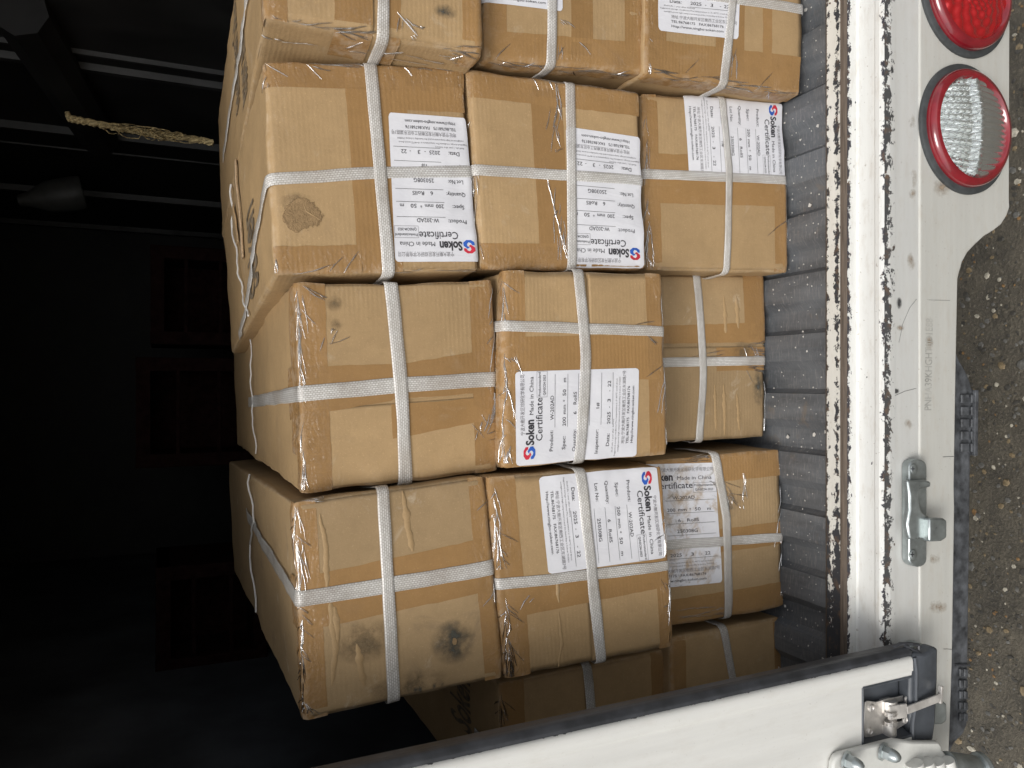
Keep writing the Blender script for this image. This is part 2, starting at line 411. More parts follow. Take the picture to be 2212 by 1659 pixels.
# ribbed cargo floor
fx = []; per = .098
x = -.80; prof = []
while x < .72:
    for dx, h in ((0, -.001), (.002, -.006), (.008, -.013), (.040, -.013), (.049, -.005), (.054, 0), (.075, .0015)):
        prof.append((x + dx, h))
    x += per
ys = [.934 + .02 * i for i in range(14)] + [1.3, 1.6, 2, 2.5, 3, 3.5, YB]
v = [(px + .0015 * noise.noise(Vector((px * 5, y * 6, 2))), y, FLOOR + h + .0015 * noise.noise(Vector((px * 14, y * 9, 0)))) for y in ys for px, h in prof]
n = len(prof)
f = [(j * n + i, j * n + i + 1, (j + 1) * n + i + 1, (j + 1) * n + i) for j in range(len(ys) - 1) for i in range(n - 1)]
mesh('cargo_floor', v, f, M['liner'], truck, fix=False)

z0 = FLOOR + .004
yc0, yc1 = .932, onZ(1828, 830, z0).y
ysA = onZ(1788, 830, z0).y; ysB = onZ(1817, 830, z0).y
strip('sill_trim', [(yc0 + .004, z0 - .014), (yc0, z0), (ysA, z0 + .002)], M['rust'])
strip('sill_cap', [(ysA, z0 + .002), (ysB, z0 + .002)], M['sill_cap'], wob=.0004)
strip('sill_trim', [(ysB, z0 + .002), (ysB - .002, z0 + .0035), (yc1 + .003, z0 + .0025), (yc1, z0 - .002)], M['rust'])
zl = FLOOR - .020
yl0 = onZ(1853, 830, zl).y; yl1 = onZ(1905, 830, zl).y
pr = [(yc1, z0 - .002), (yl0 + .001, zl + .002), (yl0 - .002, zl), (yl0 - .018, zl - .0008), (yl1 + .014, zl - .0008), (yl1 + .010, zl + .0018), (yl1 + .003, zl + .0022), (yl1, zl + .001), (yl1 - .002, zl - .003)]
strip('door_sill', pr, M['sill'], wob=.0005)
zf1 = onY(1985, 830, yl1 - .004).z
strip('rear_face', [(yl1 - .002, zl - .003), (yl1 - .0045, zl - .012), (yl1 - .0045, zl - .022), (yl1 - .003, zl - .023), (yl1 - .003, zf1)], M['face'])
YP = yl1 - .0052
# lamp panel with its curved lower edge, traced on the plane of the panel
edge_px = [(2186, -260), (2184, 100), (2183, 429), (2184, 447), (2178, 465), (2166, 484), (2150, 497), (2130, 509), (2110, 527), (2093, 545), (2082, 565), (2075, 589), (2072, 603), (2068, 800), (2064, 1050), (2065, 1097), (2060, 1429), (2053, 1625), (2050, 1900)]
low = [onY(a, b, YP) for a, b in edge_px]
up_z = zf1 + .0005
v = []; uvs = []; f = []
cols = []
for p in low:
    cols.append((p.x, p.z))
# densify
dn = []
for (xa, za), (xb, zb) in zip(cols, cols[1:]):
    m_ = max(1, int(abs(xa - xb) / .02))
    dn += [(xa + (xb - xa) * i / m_, za + (zb - za) * i / m_) for i in range(m_)]
dn.append(cols[-1])
for xx, zz in dn:
    row = [(YP + .014, up_z), (YP + .003, up_z), (YP, up_z - .003)] + [(YP, up_z - .003 + (zz + .004 - up_z + .003) * t) for t in (.33, .66, 1)] + [(YP + .004, zz), (YP + .022, zz)]
    for y, z in row:
        v.append((xx, y, z)); uvs.append((xx, z))
n = 8
f = [(i * n + j, i * n + j + 1, (i + 1) * n + j + 1, (i + 1) * n + j) for i in range(len(dn) - 1) for j in range(n - 1)]
pan = mesh('rear_panel', v, f, M['panel'], truck, uvs=uvs, smooth=False, fix=False)
md = pan.modifiers.new('b', 'BEVEL'); md.width = .001; md.segments = 1

# bumper step below the panel
BP = M['bumper']
def bx(name, pts_px, Y, thick, mat, bev=.003, parent=truck, extra=None):
    m_ = MB(); pts = [onY(a, b, Y) for a, b in pts_px]
    m_.prism(pts, (0, thick, 0))
    return m_.build(name, mat, parent, bevel=bev, smooth=False)
bp = bx('bumper_step', [(2040, 700), (2074, 780), (2086, 800), (2095, 820), (2100, 839), (2106, 841), (2104, 984), (2097, 986), (2096, 1097), (2094, 1250), (2090, 1564), (2082, 1585), (2062, 1606), (2050, 1630), (2020, 1630), (2020, 700)], YP + .012, .12, BP, .004)
def pad(x0, x1, y0, y1, nx, ny):
    m_ = MB()
    for i in range(nx):
        for j in range(ny):
            a0 = x0 + (x1 - x0) * (i + .12) / nx; a1 = x0 + (x1 - x0) * (i + .88) / nx
            b0 = y0 + (y1 - y0) * (j + .14) / ny; b1 = y0 + (y1 - y0) * (j + .86) / ny
            Y = YP + .0118
            m_.prism([onY(a0, b0, Y), onY(a1, b0, Y), onY(a1, b1, Y), onY(a0, b1, Y)], (0, -.004, 0))
    return m_.build('tread_pad', BP, bp, bevel=.0012, seg=1)
pad(2070, 2092, 848, 980, 1, 5); pad(2093, 2104, 848, 980, 1, 5); pad(2068, 2088, 1440, 1560, 2, 5)
m_ = MB(); m_.prism([onY(2100, 842, YP + .011), onY(2107, 842, YP + .011), onY(2105, 984, YP + .011), onY(2098, 984, YP + .011)], (0, -.006, 0)); m_.build('step_lip', BP, bp, bevel=.001)
m_ = MB(); m_.prism([onY(2062, 1434, YP + .0115), onY(2092, 1434, YP + .0115), onY(2092, 1438, YP + .0115), onY(2062, 1438, YP + .0115)], (0, -.003, 0)); m_.build('step_joint', M['rubber'], bp)

# cargo box shell
m_ = MB()
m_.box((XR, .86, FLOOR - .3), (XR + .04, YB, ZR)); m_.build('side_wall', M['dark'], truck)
M['glare_wall'] = plain('glare_grey', (.075, .080, .088), .7, nz=.3, nscale=4)  # left wall: lens glare painted in as a lighter bluish grey
m_ = MB(); m_.box((XL - .04, .86, FLOOR - .3), (XL, YB, ZR)); m_.build('side_wall', M['glare_wall'], truck)
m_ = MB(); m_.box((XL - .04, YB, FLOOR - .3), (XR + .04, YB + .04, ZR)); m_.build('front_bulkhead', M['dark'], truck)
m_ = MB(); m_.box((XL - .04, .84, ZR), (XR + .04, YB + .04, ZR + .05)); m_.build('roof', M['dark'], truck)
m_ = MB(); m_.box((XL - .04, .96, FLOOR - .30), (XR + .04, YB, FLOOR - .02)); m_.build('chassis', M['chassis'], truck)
m_ = MB(); m_.box((XL - .04, YP + .03, ZR - .10), (XR + .04, .86, ZR + .05)); m_.build('door_header', M['white_plain'], truck)
m_ = MB(); m_.box((XR, YP + .03, FLOOR - .02), (XR + .12, .86, ZR)); m_.build('rear_pillar', M['white_plain'], truck)
# ribs on the right side wall
for py, w_, hh in ((148, .030, .014), (118, .012, .01), (287, .018, .02), (418, .032, .02), (489, .040, .02), (505, .05, .01), (530, .02, .02), (330, .01, .004)):
    d = ray(240, py); Yc = XR / d.x * d.y
    m_ = MB(); m_.prism([(XR, Yc - w_ / 2, FLOOR), (XR - hh, Yc - w_ / 3, FLOOR), (XR - hh, Yc + w_ / 3, FLOOR), (XR, Yc + w_ / 2, FLOOR)], (0, 0, ZR - FLOOR))
    m_.build('wall_rib', M['rib'], truck)
# diagonal brace
a = onX(60, 0, XR - .015); b = onX(330, 470, XR - .015)
m_ = MB(); m_.tube([onX(40, 20, XR - .03), onX(215, 300, XR - .03)], .05, 8); m_.build('wall_brace', M['dark'], truck)

# tail lights
def tail_light(px, py, kind):
    c = onY(px, py, YP); ax = (0, -1, 0)
    e = bpy.data.objects.new('tail_light', None); C.objects.link(e); e.parent = truck; e.location = c
    e.matrix_parent_inverse = Matrix.Translation(-truck.location); e['label'] = {'clear': 'round lamp with clear fluted lens in a deep red rim', 'red': 'round red lamp at the upper edge of the photo'}[kind]
    e.location = c
    def fin(m_, name, mat, smooth=True):
        o = m_.build(name, mat, None, smooth=smooth); o.parent = e; o.matrix_parent_inverse = Matrix.Translation(-c); return o
    m_ = MB(); m_.lathe(c, ax, [(.1015, 0), (.1015, .004), (.099, .006), (.088, .006)], 64); fin(m_, 'gasket', M['gasket'])
    m_ = MB(); m_.lathe(c, ax, [(.0915, .005), (.0915, .012), (.089, .017), (.085, .020), (.080, .0205), (.077, .018), (.0755, .013), (.074, .012)], 72); fin(m_, 'rim', M['red_rim'])
    # domed lens
    n = 190; v = []; ok = {}; f = []
    rad = .0765
    for i in range(n + 1):
        for j in range(n + 1):
            x = (i / n * 2 - 1) * rad; z = (j / n * 2 - 1) * rad; r = math.hypot(x, z)
            if r > rad * 1.02: continue
            h = .027 - .011 * (r / rad) ** 2
            if kind == 'clear':
                ph = (x / .0098) * (1 + .12 * (z / rad) ** 2) + .25 * (z / rad)
                fr = ph - math.floor(ph)
                h += .0032 * (1 - abs(2 * fr - 1) ** 2.5) - .008
                tz = z + .035 * abs(fr - .5) + .004 * math.sin(ph * 2.1)
                h += .006 * min(1, max(0, (.012 - z) / .02))
                if z > -.012: f2 = tz / .0125 - math.floor(tz / .0125); h += .0062 * (1 - f2) * min(1, (z + .012) / .01)
            else:
                q = math.atan2(z, x)
                h += .0012 * (math.sin(x * 420) * math.sin(z * 420) if r < .036 else 1.3 * math.sin(q * 14) * math.sin(r * 260)) - .001
            ok[(i, j)] = len(v); v.append(c + Vector((x, -h, z)))
    for i in range(n):
        for j in range(n):
            q = [(i, j), (i + 1, j), (i + 1, j + 1), (i, j + 1)]
            if all(t in ok for t in q): f.append(tuple(ok[t] for t in q))
    m_ = MB(); m_.add(v, f); fin(m_, 'lens', M['clear'] if kind == 'clear' else M['red_facets'])
    return e
tail_light(2082, 281, 'clear'); tail_light(2083, -14, 'red')

# striker plate for the open right door
def striker(dy, label):
    YS = yl1 - .0035
    P = lambda x, y, Y=YS: onY(x, y + dy, Y)
    def rr(cx, y0, y1, w_, n=10):
        out = []
        for i in range(n + 1):
            q = math.pi + math.pi * i / n; out.append((cx + w_ * math.cos(q), y0 + w_ * .9 + w_ * .9 * math.sin(q)))
        for i in range(n + 1):
            q = math.pi * i / n; out.append((cx + w_ * math.cos(q), y1 - w_ * .9 + w_ * .9 * math.sin(q)))
        return out
    m_ = MB(); m_.prism([P(a, b) for a, b in rr(1966, 990, 1221, 19)], (0, -.014, 0))
    o = m_.build('latch_striker', M['zinc'], truck, bevel=.002, smooth=True)
    if label: o['label'] = label
    Yt = YS - .014
    m_ = MB()
    # main ridge with its waist, upper tab, lower block
    sil = [(1950, 1036), (1990, 1036), (2001, 1039), (2001, 1050), (1978, 1056), (1976, 1066), (1976, 1084), (1980, 1100), (1990, 1110), (2001, 1116), (2001, 1163), (1955, 1163), (1950, 1130), (1955, 1100), (1955, 1070)]
    m_.prism([P(a - 2, b, Yt) for a, b in sil], (0, -.010, 0))
    m_.build('hook_ridge', M['zinc'], o, bevel=.003, smooth=True)
    m_ = MB(); Yb = Yt - .006
    m_.prism([P(a, b, Yb) for a, b in [(1990, 1117), (2022, 1117), (2028, 1121), (2028, 1158), (2016, 1166), (1990, 1167)]], (0, -.014, 0))
    m_.build('catch_block', M['zinc'], o, bevel=.003, smooth=True)
    for (a, b) in ((1972, 1013), (1971, 1198)):
        m_ = MB(); m_.lathe(P(a, b, Yt), (0, -1, 0), [(.0075, 0), (.0075, .002), (.006, .0032), (0.0001, .0034)], 24)
        m_.build('screw', M['zinc'], o, smooth=True)
        c = P(a, b, Yt - .0036); m_ = MB(); s_ = .0034
        m_.box((c.x - s_, c.y - .0002, c.z - .0007), (c.x + s_, c.y + .001, c.z + .0007)); m_.box((c.x - .0007, c.y - .0003, c.z - s_), (c.x + .0007, c.y + .001, c.z + s_))
        m_.build('screw_slot', M['rubber'], o)
    return o
striker(0, 'zinc striker with a square catch block for the open door')
striker(392, 'zinc striker half hidden behind the closed door latch')

# stamped number on the panel
def text2d(body, resolution=3, offset=0):
    cu = bpy.data.curves.new('t', 'FONT'); cu.body = body; cu.size = 1; cu.resolution_u = resolution; cu.offset = offset
    o = bpy.data.objects.new('t', cu); C.objects.link(o)
    bpy.context.view_layer.update()
    dg = bpy.context.evaluated_depsgraph_get(); me = bpy.data.meshes.new_from_object(o.evaluated_get(dg))
    vs_ = [(v.co.x, v.co.y) for v in me.vertices]; fs = [tuple(p.vertices) for p in me.polygons]
    bpy.data.objects.remove(o); bpy.data.curves.remove(cu); bpy.data.meshes.remove(me)
    return vs_, fs
def fit(body, x0, x1, y0, y1, res=3, offset=0, caps='H'):
    """text fitted to the rectangle (y grows downwards; y0 cap top, y1 baseline)"""
    vs_, fs = text2d(body, res, offset)
    if not vs_: return [], []
    xa = min(p[0] for p in vs_); xb = max(p[0] for p in vs_)
    h = .73 if caps == 'H' else caps
    return [(x0 + (p[0] - xa) / (xb - xa) * (x1 - x0), y1 - p[1] / h * (y1 - y0)) for p in vs_], fs
vs_, fs = fit('PNHA39KHGHT0D1E88', 0, 1, 0, 1)
pa, pb = onY(2004, 886, YP - .0006), onY(2007, 688, YP - .0006); hgt_ = abs(onY(2018, 800, YP).z - onY(2002, 800, YP).z)
M['stamp'] = plain('stamped_number', (.46, .455, .42), .5, nz=.2)
mesh('stamped_number', [(pa.x + (pb.x - pa.x) * p[0], YP - .0006, pa.z + (pb.z - pa.z) * p[0] + hgt_ * (.5 - p[1])) for p in vs_], fs, M['stamp'], truck, fix=False)

M['rust_stain'] = decal('rust_stain', (.44, .34, .24), .10, 2.3, 60)
M['scuff'] = decal('black_scuff', (.07, .07, .07), .10, .5, 90)
def mark(name, x0, y0, x1, y1, Y, mat, label=None):
    P = [onY(x0, y0, Y), onY(x1, y0, Y), onY(x1, y1, Y), onY(x0, y1, Y)]
    o = mesh(name, P, [(0, 1, 2, 3)], mat, truck, uvs=[(0, 0), (1, 0), (1, 1), (0, 1)], fix=False); return o
YF = yl1 - .0034
for a in ((1962, 360, 1984, 410), (1960, 405, 1982, 432), (1955, 540, 1982, 590), (1958, 240, 1980, 290), (1935, 700, 1955, 716), (1950, 900, 1982, 930)): mark('rust_stain', *a, YF, M['rust_stain'])
for a in ((1935, 640, 1950, 670), (1925, 838, 1945, 852), (1918, 1000, 1930, 1016)): mark('black_scuff', *a, YF, M['scuff'])
for a in ((2000, 1190, 2034, 1222), (1998, 720, 2018, 760), (2010, 380, 2060, 430), (2120, 380, 2160, 410), (2000, 1290, 2050, 1330)): mark('rust_stain', *a, YP - .0004, M['rust_stain'])
def scratch(pts, Y, r=.0003):
    m_ = MB(); m_.tube([onY(a, b, Y) for a, b in pts], r, 4); m_.build('paint_scratch', M['rubber'], truck)
scratch([(1979, 839), (1955, 845), (1930, 856), (1916, 868)], YF); scratch([(1980, 646), (1965, 665), (1950, 700), (1942, 740)], YF, .00022); scratch([(2038, 1402), (2046, 1402), (2058, 1403)], YP - .0003, .0003); scratch([(2037, 987), (2060, 986)], YP - .0003, .0004)
scratch([(2006, 648), (2052, 649)], YP - .0003, .0002)

# left rear door, closed
YD = .79
door = bpy.data.objects.new('rear_door', None); C.objects.link(door); door.location = (-.5, YD, FLOOR); door.parent = truck
door.matrix_parent_inverse = Matrix.Translation(-truck.location); door['label'] = 'closed white left rear door with black edge seal'
XE = onY(1972, 1418, YD).x; zB = onY(1972, 1418, YD).z
rx0 = onY(1900, 1473, YD).x - .003; rx1 = onY(1900, 1608, YD).x; rz = onY(1866, 1540, YD).z
cols_ = [(XE, .010), (XE - .0008, .004), (XE - .003, .001), (XE - .007, 0), (XE - .020, -.0005), (XE - .0215, .0015), (XE - .024, .002), (rx0, .002), (rx1, .002), (XL - .02, .002)]
rows_ = [zB, zB + .012, rz, rz + .02, 1.2, 1.6, 2.0, 2.5]
v = [(x, YD + dy, z) for z in rows_ for x, dy in cols_]; n = len(cols_)
uvs = [(z, XE - x) for z in rows_ for x, dy in cols_]
f = [(j * n + i, j * n + i + 1, (j + 1) * n + i + 1, (j + 1) * n + i) for j in range(len(rows_) - 1) for i in range(n - 1) if not (i == 7 and j <= 1)]
o = mesh('door_skin', v, f, M['door'], door, uvs=uvs, smooth=True, fix=False)
m_ = MB(); m_.box((XL - .02, YD + .012, zB + .001), (XE - .001, YD + .030, rz + .3)) if False else m_.box((XL - .02, YD + .028, zB + .001), (XE - .001, YD + .040, 2.5))
m_.build('door_inner', M['dark'], door)
# black seal along the free edge
m_ = MB()
sx0 = onY(1600, 1475, YD + .012).x
m_.prism([(XE - .002, YD + .004, zB - .004), (XE + .004, YD + .004, zB - .004), (XE + .010, YD + .010, zB - .004), (XE + .011, YD + .016, zB - .004), (XE + .010, YD + .030, zB - .004), (XE - .002, YD + .030, zB - .004)], (0, 0, 2.5 - zB))
m_.build('edge_seal', M['rubber'], door, bevel=.002)
# rubber flap below the door
pts = [(1968, 1419), (1978, 1412), (1988, 1411), (1998, 1413), (2010, 1408), (2019, 1399), (2027, 1402), (2026, 1470), (2022, 1560), (2016, 1604), (1975, 1603), (1968, 1560), (1966, 1500)]
m_ = MB(); m_.prism([onY(a, b, YD + .004) for a, b in pts], (0, .022, 0)); m_.build('bottom_seal', M['grey_plastic'], door, bevel=.004, smooth=True)
m_ = MB(); m_.tube([onY(a, b, YD + .004) for a, b in ((1974, 1420), (1978, 1450), (1977, 1520), (1971, 1560), (1970, 1600))], .0035, 8); m_.build('seal_bead', M['grey_plastic'], door, smooth=True)
m_ = MB(); m_.tube([onY(a, b, YD + .012) for a, b in ((1931, 1396), (1945, 1390), (1970, 1391), (1984, 1394), (1984, 1404))], .0026, 6); m_.tube([onY(a, b, YD + .010) for a, b in ((1955, 1394), (1972, 1404), (1990, 1412))], .0022, 6)
m_.build('seal_lip', M['rubber'], door, smooth=True)
# latch recess and latch
m_ = MB(); q = YD + .0022; dp = .022
A = (rx0, q, rz), (rx1, q, rz), (rx1, q, zB), (rx0, q, zB)
B_ = (rx0 - .014, q + dp, rz - .012), (rx1 + .008, q + dp, rz - .010), (rx1 + .008, q + dp, zB), (rx0 - .014, q + dp, zB)
m_.add(list(A) + list(B_), [(0, 1, 5, 4), (1, 2, 6, 5), (3, 0, 4, 7), (4, 5, 6, 7)])
m_.build('latch_recess', M['grey_plastic'], door)
m_ = MB()
fr = .004
for (a, b) in ((A[0], A[1]), (A[1], A[2]), (A[0], A[3])):
    m_.tube([Vector(a), Vector(b)], .002, 6)
m_.build('recess_rim', M['grey_plastic'], door, smooth=True)
YL = YD + .016
LP = lambda x, y, Y=YL: onY(x, y, Y)
m_ = MB(); m_.prism([LP(1869, 1515), (LP(1874, 1512)), LP(1893, 1515), LP(1918, 1508), LP(1935, 1506), LP(1962, 1500), LP(1964, 1513), LP(1940, 1516), LP(1938, 1560), LP(1962, 1552), LP(1961, 1562), LP(1930, 1580), LP(1898, 1588), LP(1870, 1591), LP(1865, 1587)], (0, .002, 0))
lp = m_.build('latch_plate', M['steel'], door, bevel=.0006)
m_ = MB()
for y0, y1 in ((1511, 1535), (1561, 1590)):
    m_.tube([LP(1918, y0, YL + .001), LP(1918, y1, YL + .001)], .0115, 20)
m_.build('latch_barrel', M['steel'], door, smooth=True)
m_ = MB()
for yy in (1537, 1540, 1543, 1558, 1561, 1564):
    c = LP(1924, yy, YL - .008); m_.tube([c + Vector((0, math.cos(t) * .007, math.sin(t) * .009)) for t in [i * math.pi / 9 for i in range(19)]], .0009, 6, cap=False)
m_.build('latch_spring', M['steel'], door, smooth=True)
m_ = MB()
a0, a1, a2 = LP(1922, 1540, YL - .010), LP(1960, 1535, YL - .016), LP(2040, 1504, YL - .024)
def bar(m_, p, q, w_, t_):
    p = Vector(p); q = Vector(q); d = (q - p).normalized(); s_ = d.cross(Vector((0, 1, 0))).normalized() * w_; u = Vector((0, t_, 0))
    m_.add([p - s_, p + s_, q + s_, q - s_, p - s_ + u, p + s_ + u, q + s_ + u, q - s_ + u], [(0, 1, 2, 3), (7, 6, 5, 4), (0, 4, 5, 1), (1, 5, 6, 2), (2, 6, 7, 3), (3, 7, 4, 0)])
bar(m_, a0, a1, .010, .004); bar(m_, a1, LP(2034, 1508, YL - .024), .0058, .003)
bar(m_, LP(2037, 1484, YL - .024), LP(2034, 1522, YL - .024), .0025, .006)
m_.build('latch_hook', M['steel'], door, bevel=.0008)
for a, b in ((1881, 1528), (1878, 1578), (1958, 1510), (1954, 1555)):
    m_ = MB(); c = LP(a, b, YL - (.0 if a < 1900 else .004)); m_.lathe(c, (0, -1, 0), [(.0052, 0), (.005, .0018), (.0034, .0026), (.0026, .0014), (.0001, .0014)], 20)
    m_.build('rivet', M['steel'], door, smooth=True)

for ch in door.children_recursive:
    for vt in ch.data.vertices: vt.co.x -= .018 * (vt.co.z - zB)
# door hinge at the lower corner
hin = bpy.data.objects.new('door_hinge', None); C.objects.link(hin); hin.parent = truck; hin.location = onY(1935, 1640, YD - .02)
hin.matrix_parent_inverse = Matrix.Translation(-truck.location)
HP = lambda x, y, Y=YD - .010: onY(x, y, Y)
m_ = MB(); m_.prism([HP(a, b) for a, b in ((1808, 1634), (1818, 1628), (1935, 1598), (1971, 1603), (2028, 1603), (2034, 1610), (2036, 1620), (2044, 1630), (2050, 1700), (2050, 1800), (1790, 1800), (1800, 1650))], (0, .010, 0))
m_.build('hinge_plate', M['white_plain'], hin, bevel=.003, smooth=True)
m_ = MB()
for i, (a, b) in enumerate(((1975, 1648), (1998, 1646), (2020, 1645), (2042, 1642))):
    m_.tube([HP(a, b, YD - .018), HP(a + 18, b + 60, YD - .022)], .012, 14)
m_.build('hinge_knuckle', M['white_plain'], hin, smooth=True)
m_ = MB(); m_.tube([HP(2045, 1650, YD - .012), HP(2100, 1657, YD - .012), HP(2128, 1664, YD - .012)], [.017, .017, .016], 18); m_.lathe(HP(2118, 1662, YD - .012), (.1, -.3, -1), [(.020, -.004), (.024, 0), (.024, .006), (.020, .010), (.0001, .010)], 24)
m_.build('hinge_pin', M['zinc'], hin, smooth=True)
for a, b in ((1905, 1622), (1826, 1641)):
    m_ = MB(); c = HP(a, b); ax = (-.12, -1, -.35)
    m_.lathe(c, ax, [(.0125, 0), (.0125, .003), (.0095, .0035)], 24)
    m_.lathe(c, ax, [(.0098, .003), (.0098, .012)], 6)
    m_.lathe(c, ax, [(.0088, .011), (.0086, .016), (.0070, .021), (.0038, .0245), (.0001, .0255)], 20)
    m_.build('dome_nut', M['zinc'], hin, smooth=True)

# ------------------------------------------------------------------ CARTONS
INK = []
def build_label_art():
    art = []
    def T(body, x0, x1, y0, y1, mi=0, res=2, off=.006, caps=.73): v, f = fit(body, x0, x1, y0, y1, res, off, caps); art.append((v, f, mi))
    T('宁波大榭开发区综研化学有限公司', .315, .963, .033, .064, 1, 1, 0, .85)
    T('Soken', .203, .477, .073, .136, 0, 3, .034)
    T('Made in China', .53, .94, .102, .134, 0, 2, 0)
    T('Certificate', .245, .71, .150, .203)
    T('Productstandard', .727, .985, .171, .190); T('Q/NSC04-2023', .737, .953, .208, .228)
    rows = (('Product:', .122, .35, .259, .288, .303), ('Spec:', .132, .28, .360, .389, .405), ('Quantity:', .103, .345, .447, .475, .492),
            ('Lot No:', .12, .31, .533, .562, .585), ('Inspector:', .063, .33, .631, .660, .680), ('Data:', .137, .277, .726, .755, .775))
    for b, x0, x1, y0, y1, ln in rows:
        T(b, x0, x1, y0, y1)
        vv = []; ff = []; n = 24
        for i in range(n + 1):
            x = .38 + .58 * i / n; vv += [(x, ln - .0013), (x, ln + .0013)]
        for i in range(n): ff.append((2 * i, 2 * i + 1, 2 * i + 3, 2 * i + 2))
        art.append((vv, ff, 0))
    T('W-202AD', .462, .727, .265, .294); T('200', .39, .487, .363, .391); T('mm', .52, .62, .363, .391); T('*', .655, .675, .365, .393)
    T('50', .72, .79, .363, .391); T('m', .87, .915, .363, .391); T('6', .512, .543, .450, .478); T('RollS', .62, .76, .450, .478)
    T('250308G', .49, .735, .537, .566); T('1#', .565, .63, .635, .663); T('2025', .385, .52, .729, .757); T('-', .565, .58, .729, .757)
    T('3', .632, .664, .729, .757); T('-', .748, .763, .729, .757); T('22', .80, .868, .729, .757)
    T('Shelf Life, 1 year after delivery', .065, .44, .776, .788, 1, 1)
    T('Suggested storage conditions:The temperature is -5~40℃ avoid direct', .02, .89, .800, .812, 1, 1)
    T('sunlight,avoid high temperatures,and the humidity is below 70%RH', .065, .905, .826, .838, 1, 1)
    T('地址:宁波大榭开发区榭西工业区东湖路7号', .155, .975, .855, .883, 1, 1, 0, .85)
    T('TEL:86768175   FAX:86768176', .15, .80, .899, .921, 0); T('Http://www.ningbo-soken.com', .155, .80, .938, .960, 0)
    for x0, y0, x1, y1 in ((.715, .160, .995, .162), (.715, .240, .995, .242), (.715, .160, .718, .242), (.992, .160, .995, .242)):
        art.append(([(x0, y0), (x1, y0), (x1, y1), (x0, y1)], [(0, 1, 2, 3)], 1))
    red = [(0, .2), (.28, 0), (.68, 0), (.95, .16), (.98, .38), (.78, .38), (.66, .22), (.46, .16), (.32, .3), (.36, .46), (.55, .55), (.36, .66), (.02, .44)]
    L_ = lambda p: (.048 + p[0] * .142, .057 + p[1] * .092)
    art.append(([L_(p) for p in red], [tuple(range(len(red)))], 2))
    art.append(([L_((1 - p[0], 1 - p[1])) for p in red], [tuple(range(len(red)))], 3))
    V, F, MI = [], [], []
    for v, f, mi in art:
        n = len(V); V += v; F += [tuple(i + n for i in q) for q in f]; MI += [mi] * len(f)
    return V, F, MI
ART = build_label_art()

